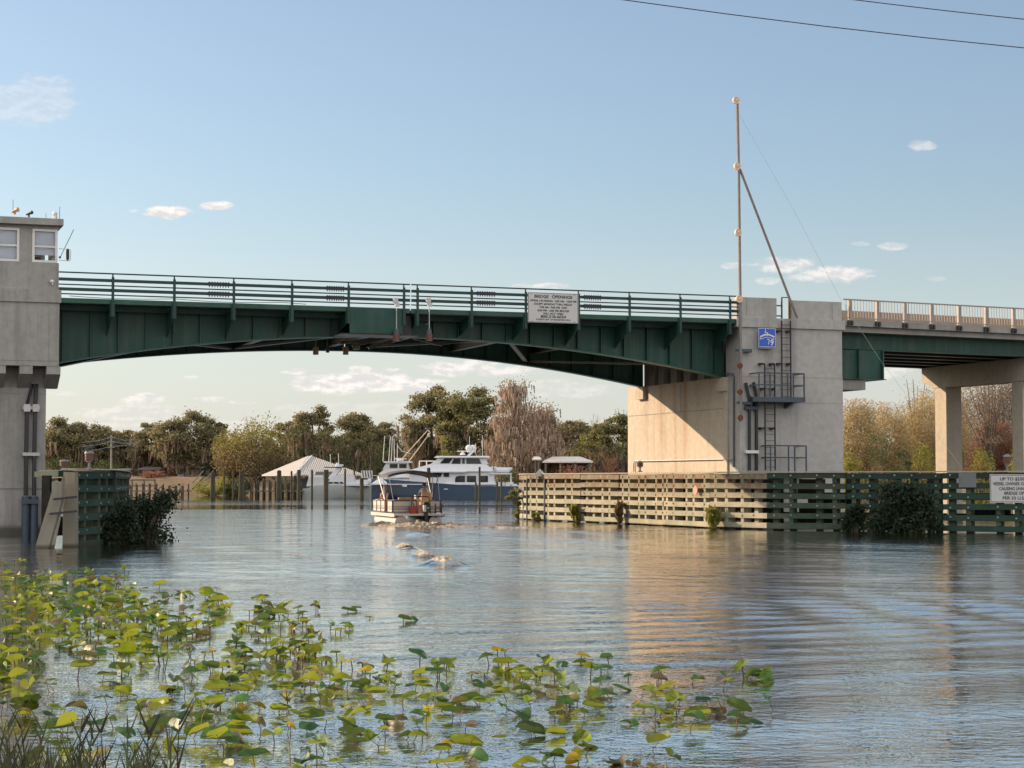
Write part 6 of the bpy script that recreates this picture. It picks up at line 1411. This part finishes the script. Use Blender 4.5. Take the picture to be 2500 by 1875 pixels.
def person(label, base, face, lean, arms, mat_top, hairkind, pants, seat_z, k=1.0):
    """base: hip point in boat coordinates; face: facing angle from boat forward, seated"""
    c, s = math.cos(face), math.sin(face)
    def Lp(x, y, z): return Vector((base[0] + (x*c - y*s)*k, base[1] + (x*s + y*c)*k, base[2] + z*k))
    f, l = Vector((c, s, 0)), Vector((-s, c, 0))
    hip = Lp(0, 0, 0); wst = Lp(.02+lean*.3, 0, .16); chst = Lp(.03+lean*.8, 0, .37); nk = Lp(.03+lean, 0, .53); hd0 = Lp(.06+lean*1.1, 0, .61); hd1 = Lp(.075+lean*1.15, 0, .70); hd2 = Lp(.06+lean*1.15, 0, .78)
    ch = [(hip, (.15, .12), None), (wst, (.135, .10), 0), (chst, (.165, .11), 1), (nk, .058, 2), (hd0, (.068, .075), 3), (hd1, (.078, .095), 4), (hd2, (.062, .07), 5)]
    nose = Lp(.075+lean*1.15+.105, 0, .68)
    for sd, (el, wr) in zip((1, -1), arms):
        sh = Lp(.03+lean*.9, .19*sd, .465); e = Lp(*el); w = Lp(*wr); ch.append((sh, .058, 2)); ch.append((e, .043, len(ch)-1)); ch.append((w, .028, len(ch)-1)); d = (w-e).normalized()
        side = d.cross(Vector((0, 0, 1))).normalized()*sd; hand(ch, w, len(ch)-1, d, Vector((0, 0, 1)), -side)
    for sd in (1, -1):
        th = Lp(.06, .09*sd, -.02); kn = Lp(.46, .11*sd, .02); an = Lp(.46, .11*sd, -.40); toe = Lp(.60, .12*sd, -.44)
        ch.append((th, .095, 0)); ch.append((kn, .062, len(ch)-1)); ch.append((Lp(.45, .11*sd, -.18), .055, len(ch)-1)); ch.append((an, .036, len(ch)-1)); ch.append((toe, .030, len(ch)-1))
    t = thing('person', label, 'person', tuple(PBt(hip)))
    skinned('body', ch, skin_m, t)
    # clothing: slightly fuller shells over the same joints
    tp = [(Lp(.0, 0, .0), (.165, .135), None), (wst, (.152, .116), 0), (chst, (.182, .126), 1), (Lp(.03+lean*.97, 0, .505), .075, 2)]
    for sd, (el, wr) in zip((1, -1), arms):
        sh = Lp(.03+lean*.9, .19*sd, .465); e = Lp(*el); tp.append((sh, .073, 2)); tp.append((sh*.35+e*.65, .062, len(tp)-1))
    skinned('shirt', tp, mat_top, t)
    pn = [(Lp(.0, 0, -.02), (.168, .14), None)]
    for sd in (1, -1): pn.append((Lp(.06, .09*sd, -.02), .11, 0)); pn.append((Lp(.40, .11*sd, .02), .078, len(pn)-1))
    skinned('shorts', pn, pants, t)
    B = MB(lambda p: PBt(Lp(*p)))
    hc = (.055+lean*1.15, 0, .715)
    B.tube([(hc[0]+.09, 0, .70), (hc[0]+.125, 0, .675)], [.012, .018], 6); B.build('nose', skin_m, t)
    for sd in (1, -1):
        B = MB(lambda p: PBt(Lp(*p))); B.ball((hc[0]+.0, .082*sd, .695), (.018, .010, .03), 8, 5); B.build('ear', skin_m, t)
        B = MB(lambda p: PBt(Lp(*p))); B.ball((hc[0]+.098, .032*sd, .712), (.010, .014, .009), 8, 5); B.build('eye', M['black'], t)
    B = MB(lambda p: PBt(Lp(*p))); B.ball((hc[0]+.098, 0, .645), (.008, .026, .007), 8, 5); B.build('mouth', simple('lips', (.35, .12, .10), .5), t)
    B = MB(lambda p: PBt(Lp(*p)))
    if hairkind == 'long':
        B.ball((hc[0]-.022, 0, .735), (.108, .098, .102), 14, 9); B.tube([(hc[0]-.06, 0, .70), (hc[0]-.085, 0, .60), (hc[0]-.085, 0, .48)], [.09, .085, .05], 10); B.build('hair', hair_b, t, smooth=True)
    else:
        B.ball((hc[0]-.02, 0, .715), (.098, .090, .088), 14, 9); B.build('hair', simple('dark_hair', (.05, .035, .03), .7), t, smooth=True)
        B = MB(lambda p: PBt(Lp(*p))); B.ball((hc[0]-.002, 0, .765), (.108, .096, .062), 14, 9); B.box((hc[0]+.07, -.065, .755), (hc[0]+.20, .065, .768)); B.build('cap', capm, t, smooth=False)
    return t
person('person in a white shirt and dark cap sitting at the helm of the pontoon boat', (1.80, -.70, 1.30), R(6), .04, (((.22, .27, .25), (.48, .12, .28)), ((.20, -.27, .24), (.47, -.14, .28))), shirt_w, 'cap', shorts, 1.1)
person('person with long light brown hair in a pink top seated at the bow couch', (5.0, .82, 1.06), R(25), .0, (((-.12, .36, .26), (-.30, .55, .22)), ((.20, -.24, .20), (.36, -.10, .08))), shirt_p, 'long', shirt_p, 1.0)

# ================================================================== WATER LILIES
def lily_mat(name, c1, c2, under, trans=.4):
    m, nt, b = new_mat(name); oi = N(nt, 'ShaderNodeObjectInfo'); g = N(nt, 'ShaderNodeNewGeometry')
    nz = noise(nt, 3.0, 4); c = ramp(nt, nz, [(.3, c1), (.7, c2)])
    rv = N(nt, 'ShaderNodeMapRange'); nt.links.new(oi.outputs['Random'], rv.inputs[0]); rv.inputs[3].default_value = .35; rv.inputs[4].default_value = 1.35
    sc = N(nt, 'ShaderNodeVectorMath', operation='SCALE'); nt.links.new(c, sc.inputs[0]); nt.links.new(rv.outputs[0], sc.inputs[3])
    cc = mixc(nt, g.outputs['Backfacing'], sc.outputs[0], under)
    nt.links.new(cc, b.inputs['Base Color']); b.inputs['Roughness'].default_value = .46; b.inputs['Specular IOR Level'].default_value = .4
    tr = N(nt, 'ShaderNodeBsdfTranslucent'); nt.links.new(cc, tr.inputs[0]); mx = N(nt, 'ShaderNodeMixShader'); mx.inputs[0].default_value = trans
    bump(nt, b, noise(nt, 9, 3), .3, .01)
    nt.links.new(b.outputs[0], mx.inputs[1]); nt.links.new(tr.outputs[0], mx.inputs[2]); nt.links.new(mx.outputs[0], nt.nodes['Material Output'].inputs[0]); return m
LP = dict(green=lily_mat('green_lily_leaf', (.07, .12, .005), (.29, .37, .012), (.27, .31, .03), .42), olive=lily_mat('dark_green_lily_leaf', (.03, .10, .02), (.09, .19, .03), (.10, .16, .03), .25),
          yellow=lily_mat('yellow_lily_leaf', (.50, .34, .015), (.60, .42, .02), (.5, .36, .03)), pale=lily_mat('withered_pale_lily_leaf', (.17, .14, .10), (.28, .245, .19), (.22, .18, .13), .2), brown=lily_mat('brown_lily_leaf', (.12, .11, .02), (.22, .19, .035), (.16, .14, .04), .3))
STEM = simple('lily_stem', (.12, .08, .035), .6, 0, .2)
def leaf_mesh(nm_, fold, bend, ripple, seed, mat, narrow=.78, curl=0):
    r = random.Random(seed); n = 20; vs = [(0, -.05, 0)]; fs = []
    rings = (.35, .7, 1.0)
    for q in rings:
        for k in range(n):
            a = -math.pi/2 + .16 + (2*math.pi-.32)*k/(n-1); rad = .5*(1 + .10*math.cos(a - math.pi/2)) * (1 if .02 < k/(n-1) < .98 else .94)
            x, y = rad*q*math.cos(a)*narrow, rad*q*math.sin(a)*1.25
            z = fold*abs(x)**1.25 + bend*y*y + ripple*q*q*math.sin(a*4+seed) + curl*max(0, q-.6)*math.sin(a*2+seed*1.7)
            vs.append((x, y, z))
    for k in range(n-1): fs.append((0, 1+k, 2+k))
    fv = [list(f) for f in fs]
    for j in range(2):
        for k in range(n-1): fv.append([1+j*n+k, 1+(j+1)*n+k, 2+(j+1)*n+k, 2+j*n+k])
    me = bpy.data.meshes.new(nm_); me.from_pydata(vs, [], fv); me.materials.append(mat); me.polygons.foreach_set('use_smooth', [True]*len(me.polygons)); return me, np.array(vs), fv
VAR = {}
for kd, mt in LP.items():
    L_ = []
    for v in range(6):
        fold = [.5, .95, .25, -.3, 1.35, .7][v]; bend = [.1, -.3, .2, -.4, .15, -.45][v]; cu = .0
        if kd in ('pale', 'yellow', 'brown'): fold *= .8; cu = .25
        L_.append(leaf_mesh('leaf', fold, bend, .035, v*3+len(kd), mt, .72, cu))
    VAR[kd] = L_
rl = random.Random(21)
ROWS = [(1372, 1386, [(0, 70, 5)]), (1402, 1440, [(0, 110, 24), (110, 235, 20), (255, 345, 9)]), (1438, 1478, [(0, 200, 34), (200, 360, 22), (368, 470, 6), (475, 545, 6)]),
        (1478, 1522, [(0, 240, 38), (240, 480, 34), (480, 560, 9), (590, 660, 6), (640, 780, 12)]), (1522, 1565, [(0, 250, 30), (250, 520, 42), (560, 760, 18), (760, 860, 5)]),
        (1565, 1612, [(0, 100, 14), (130, 480, 26), (560, 800, 20), (700, 770, 8)]), (1608, 1650, [(0, 110, 10), (270, 480, 14), (480, 800, 26), (800, 960, 9), (1015, 1100, 7), (1165, 1300, 11), (1310, 1420, 8), (1420, 1490, 3)]),
        (1650, 1695, [(0, 90, 8), (190, 300, 6), (400, 700, 20), (700, 900, 16), (900, 1110, 16), (1120, 1300, 12), (1300, 1420, 11), (1430, 1620, 10), (1600, 1720, 5), (1745, 1790, 2), (1800, 1880, 4)]),
        (1695, 1742, [(0, 80, 6), (100, 260, 6), (270, 480, 12), (480, 760, 18), (760, 960, 12), (960, 1180, 14), (1180, 1420, 14), (1440, 1700, 14), (1690, 1730, 2)]),
        (1742, 1790, [(0, 200, 6), (200, 420, 10), (420, 700, 14), (700, 960, 10), (960, 1200, 9), (1230, 1420, 6), (1540, 1660, 7), (1690, 1890, 9)]),
        (1790, 1836, [(0, 200, 4), (220, 460, 7), (460, 720, 10), (720, 960, 8), (960, 1180, 7), (1200, 1420, 5), (1420, 1460, 2)]), (1836, 1890, [(60, 320, 4), (480, 760, 7), (760, 1000, 5), (1000, 1200, 4), (1260, 1420, 6), (1480, 1620, 5)])]
pads = []
for y0, y1, segs in ROWS:
    for x0, x1, n in segs:
        for k in range(int(n*(1.5 if y0 < 1600 else .88)+.5)): pads.append((rl.uniform(x0, x1), rl.uniform(y0, y1)))
pads += [(628, 1462), (647, 1465), (850, 1494), (868, 1490), (902, 1512), (985, 1518), (1003, 1516), (1012, 1514), (1770, 1652), (1812, 1655), (1838, 1657), (1868, 1653), (1875, 1745), (1815, 1752), (1640, 1868), (1560, 1862)]
def pad_params(px, py):
    g = ground_at(px, py); sz = rl.uniform(.12, .235)*(1.0 if py > 1500 else 1.15); u = rl.random()
    if px < 450 and py < 1620: kd = 'green' if u < .60 else 'olive' if u < .86 else 'pale' if u < .92 else 'brown'
    else: kd = 'green' if u < .52 else 'olive' if u < .80 else 'pale' if u < .88 else 'yellow' if u < .925 else 'brown'
    h = rl.uniform(.01, .08) if rl.random() < .75 else rl.uniform(.08, .17)
    tilt = rl.gauss(0, .20); tilt2 = rl.gauss(.0, .20); 
    if rl.random() < .10: tilt += rl.choice((-1, 1))*rl.uniform(.6, 1.2)
    if kd in ('pale', 'yellow'): sz *= .75; tilt2 += rl.uniform(-.3, .3)
    h = max(h, abs(math.sin(tilt2))*sz*.25 + abs(math.sin(tilt))*sz*.25)
    return g, sz, kd, rl.randrange(6), h, Euler((tilt2, tilt, rl.uniform(0, 6.28)))
pads = [(p, pad_params(*p)) for p in pads]; pads.sort(key=lambda q: q[1][0].y)
LBL = dict(green=('bright green lily pad standing on its stem above the water', 'bright green lily pads'), olive=('dark green lily pad standing on its stem above the water', 'dark green lily pads'),
           yellow=('yellow curling lily pad among the green ones', 'yellow lily pads'), pale=('pale dried lily leaf curled above the water', 'withered pale lily leaves'), brown=('brownish olive lily pad tilted over the water', 'brownish lily pads'))
def stem_geo(h, r):
    pts = [(r.uniform(-.12, .12), r.uniform(-.10, .10), -.35), (r.uniform(-.06, .06), r.uniform(-.05, .05), h*.3), (0, 0, h-.003)]; return pts
stem_var = []
for v in range(8):
    B = MB(); pts = stem_geo(1.0, rl); B.tube([(pts[0][0], pts[0][1], -1.5), pts[1], (0, 0, .98)], [.0055, .005, .004], 5); o_ = B.build('stem', STEM); stem_var.append(o_.data); bpy.data.objects.remove(o_)
N_IND = 296
sv, sf, smat = [], [], []
cnt = {k: 0 for k in LP}
for i, ((px, py), (g, sz, kd, v, h, eu)) in enumerate(pads):
    z0 = 0.0
    if i < N_IND:
        t = thing('lily_pad', LBL[kd][0], 'lily pad', (g.x, g.y, z0), LBL[kd][1])
        lf = bpy.data.objects.new('leaf', VAR[kd][v][0]); col.objects.link(lf); lf.parent = t; lf.location = (0, 0, h); lf.rotation_euler = eu; lf.scale = (sz, sz, sz)
        st_ = bpy.data.objects.new('stem', stem_var[i % 8]); col.objects.link(st_); st_.parent = t; st_.rotation_euler = (0, 0, eu.z); st_.scale = (1, 1, h)
    else:
        Rm = np.array(eu.to_matrix()); P_ = VAR[kd][v][1]*sz @ Rm.T + np.array([g.x, g.y, h]); b0 = sum(len(x) for x in sv)
        sv.append(P_); sf += [[b0+q for q in f] for f in VAR[kd][v][2]]; smat += [list(LP).index(kd)]*len(VAR[kd][v][2])
        b0 += len(P_); w = .006; dx = rl.uniform(-.05, .05)
        sv.append(np.array([[g.x-w+dx, g.y, -.1], [g.x+w+dx, g.y, -.1], [g.x+w, g.y, h], [g.x-w, g.y, h], [g.x+dx, g.y-w, -.1], [g.x+dx, g.y+w, -.1], [g.x, g.y+w, h], [g.x, g.y-w, h]])); sf += [[b0, b0+1, b0+2, b0+3], [b0+4, b0+5, b0+6, b0+7]]; smat += [5, 5]
me = bpy.data.meshes.new('lily_bed'); me.from_pydata([tuple(x) for x in np.concatenate(sv)], [], sf)
for mt in LP.values(): me.materials.append(mt)
me.materials.append(STEM); me.polygons.foreach_set('material_index', smat); me.polygons.foreach_set('use_smooth', [True]*len(sf)); me.update()
tag(link_mesh('lily_bed', me), 'far part of the lily bed, a mat of small green leaves', 'lily pads', kind='stuff')

# ------------------------------------------------------------------ reeds at the near bank
reedm = simple('dark_reed_stem', (.025, .02, .012), .7, 0, .3, 6); reedg = simple('olive_reed_blade', (.06, .075, .02), .6, 0, .3, 6)
def reed(B, x, y, z0, h, r, blades=3, w=.008):
    lean = r.uniform(-.10, .10), r.uniform(-.05, .05); top = (x+lean[0]*h, y+lean[1]*h, z0+h)
    B.tube([(x, y, z0-.3), (x+lean[0]*h*.3, y+lean[1]*h*.3, z0+h*.5), top], [w, w*.8, w*.3], 5)
    for k in range(blades):
        f = r.uniform(.25, .95); p = Vector((x+lean[0]*h*f, y+lean[1]*h*f, z0+h*f)); a = r.uniform(0, 6.28); L_ = r.uniform(.12, .3); d = Vector((math.cos(a)*.45, math.sin(a)*.3, .85)).normalized(); q = p+d*L_; e = Vector((w*1.3, 0, 0))
        B.quad(p-e, p+e, q+e*.15, q-e*.15)
r2 = random.Random(5)
for k, (px, ytop) in enumerate(((358, 1772), (310, 1768), (255, 1772), (418, 1768), (432, 1752), (27, 1752), (64, 1756), (372, 1820), (190, 1740), (215, 1720))):
    Yr = 14.1 + .02*k; x = at(px, 1800, Yr).x; zt2 = H_EYE - (ytop-1175)*Yr/F; B = MB(); reed(B, x, Yr, -.05, zt2+.05, r2, 4, .008)
    o = B.build('reed', reedg if k % 2 else reedm, None, loc=(x, Yr, 0), fix=False)
    tag(o, ['reed left of the two tall right hand ones with drooping blades', 'slim reed stem between clump and open water', 'single reed standing right of the dense clump', 'tall narrow forked reed second from the right of the reeds', 'rightmost tall reed with a forked top', 'dark reed stem near the lower left corner', 'dark reed second from the lower left corner', 'short bare reed stub among the tall ones', 'tall olive reed at the right of the dense clump', 'tallest olive reed leaning over the dense clump'][k], 'reed', 'single reeds at the near bank')
B = MB()
for k in range(110):
    u = r2.random()**1.5; px = -30 + u*520; Yr = r2.uniform(13.2, 14.6); x = (px-1250)/F*Yr
    reed(B, x, Yr, -.1, r2.uniform(.08, .34)*(1-.45*u)+.05, r2, 2, .0048)
tag(B.build('reed_clump', reedm, None, fix=False), 'dense dark clump of reeds in the lower left corner', 'reeds', kind='stuff')
B = MB()
for k in range(45):
    u = r2.random()**1.3; px = -30 + u*400; Yr = r2.uniform(13.3, 14.4); x = (px-1250)/F*Yr; reed(B, x, Yr, -.1, r2.uniform(.2, .55)*(1-.4*u)+.05, r2, 3, .007)
tag(B.build('reed_clump', reedg, None, fix=False), 'olive green blades mixed into the lower left reeds', 'reeds', kind='stuff')
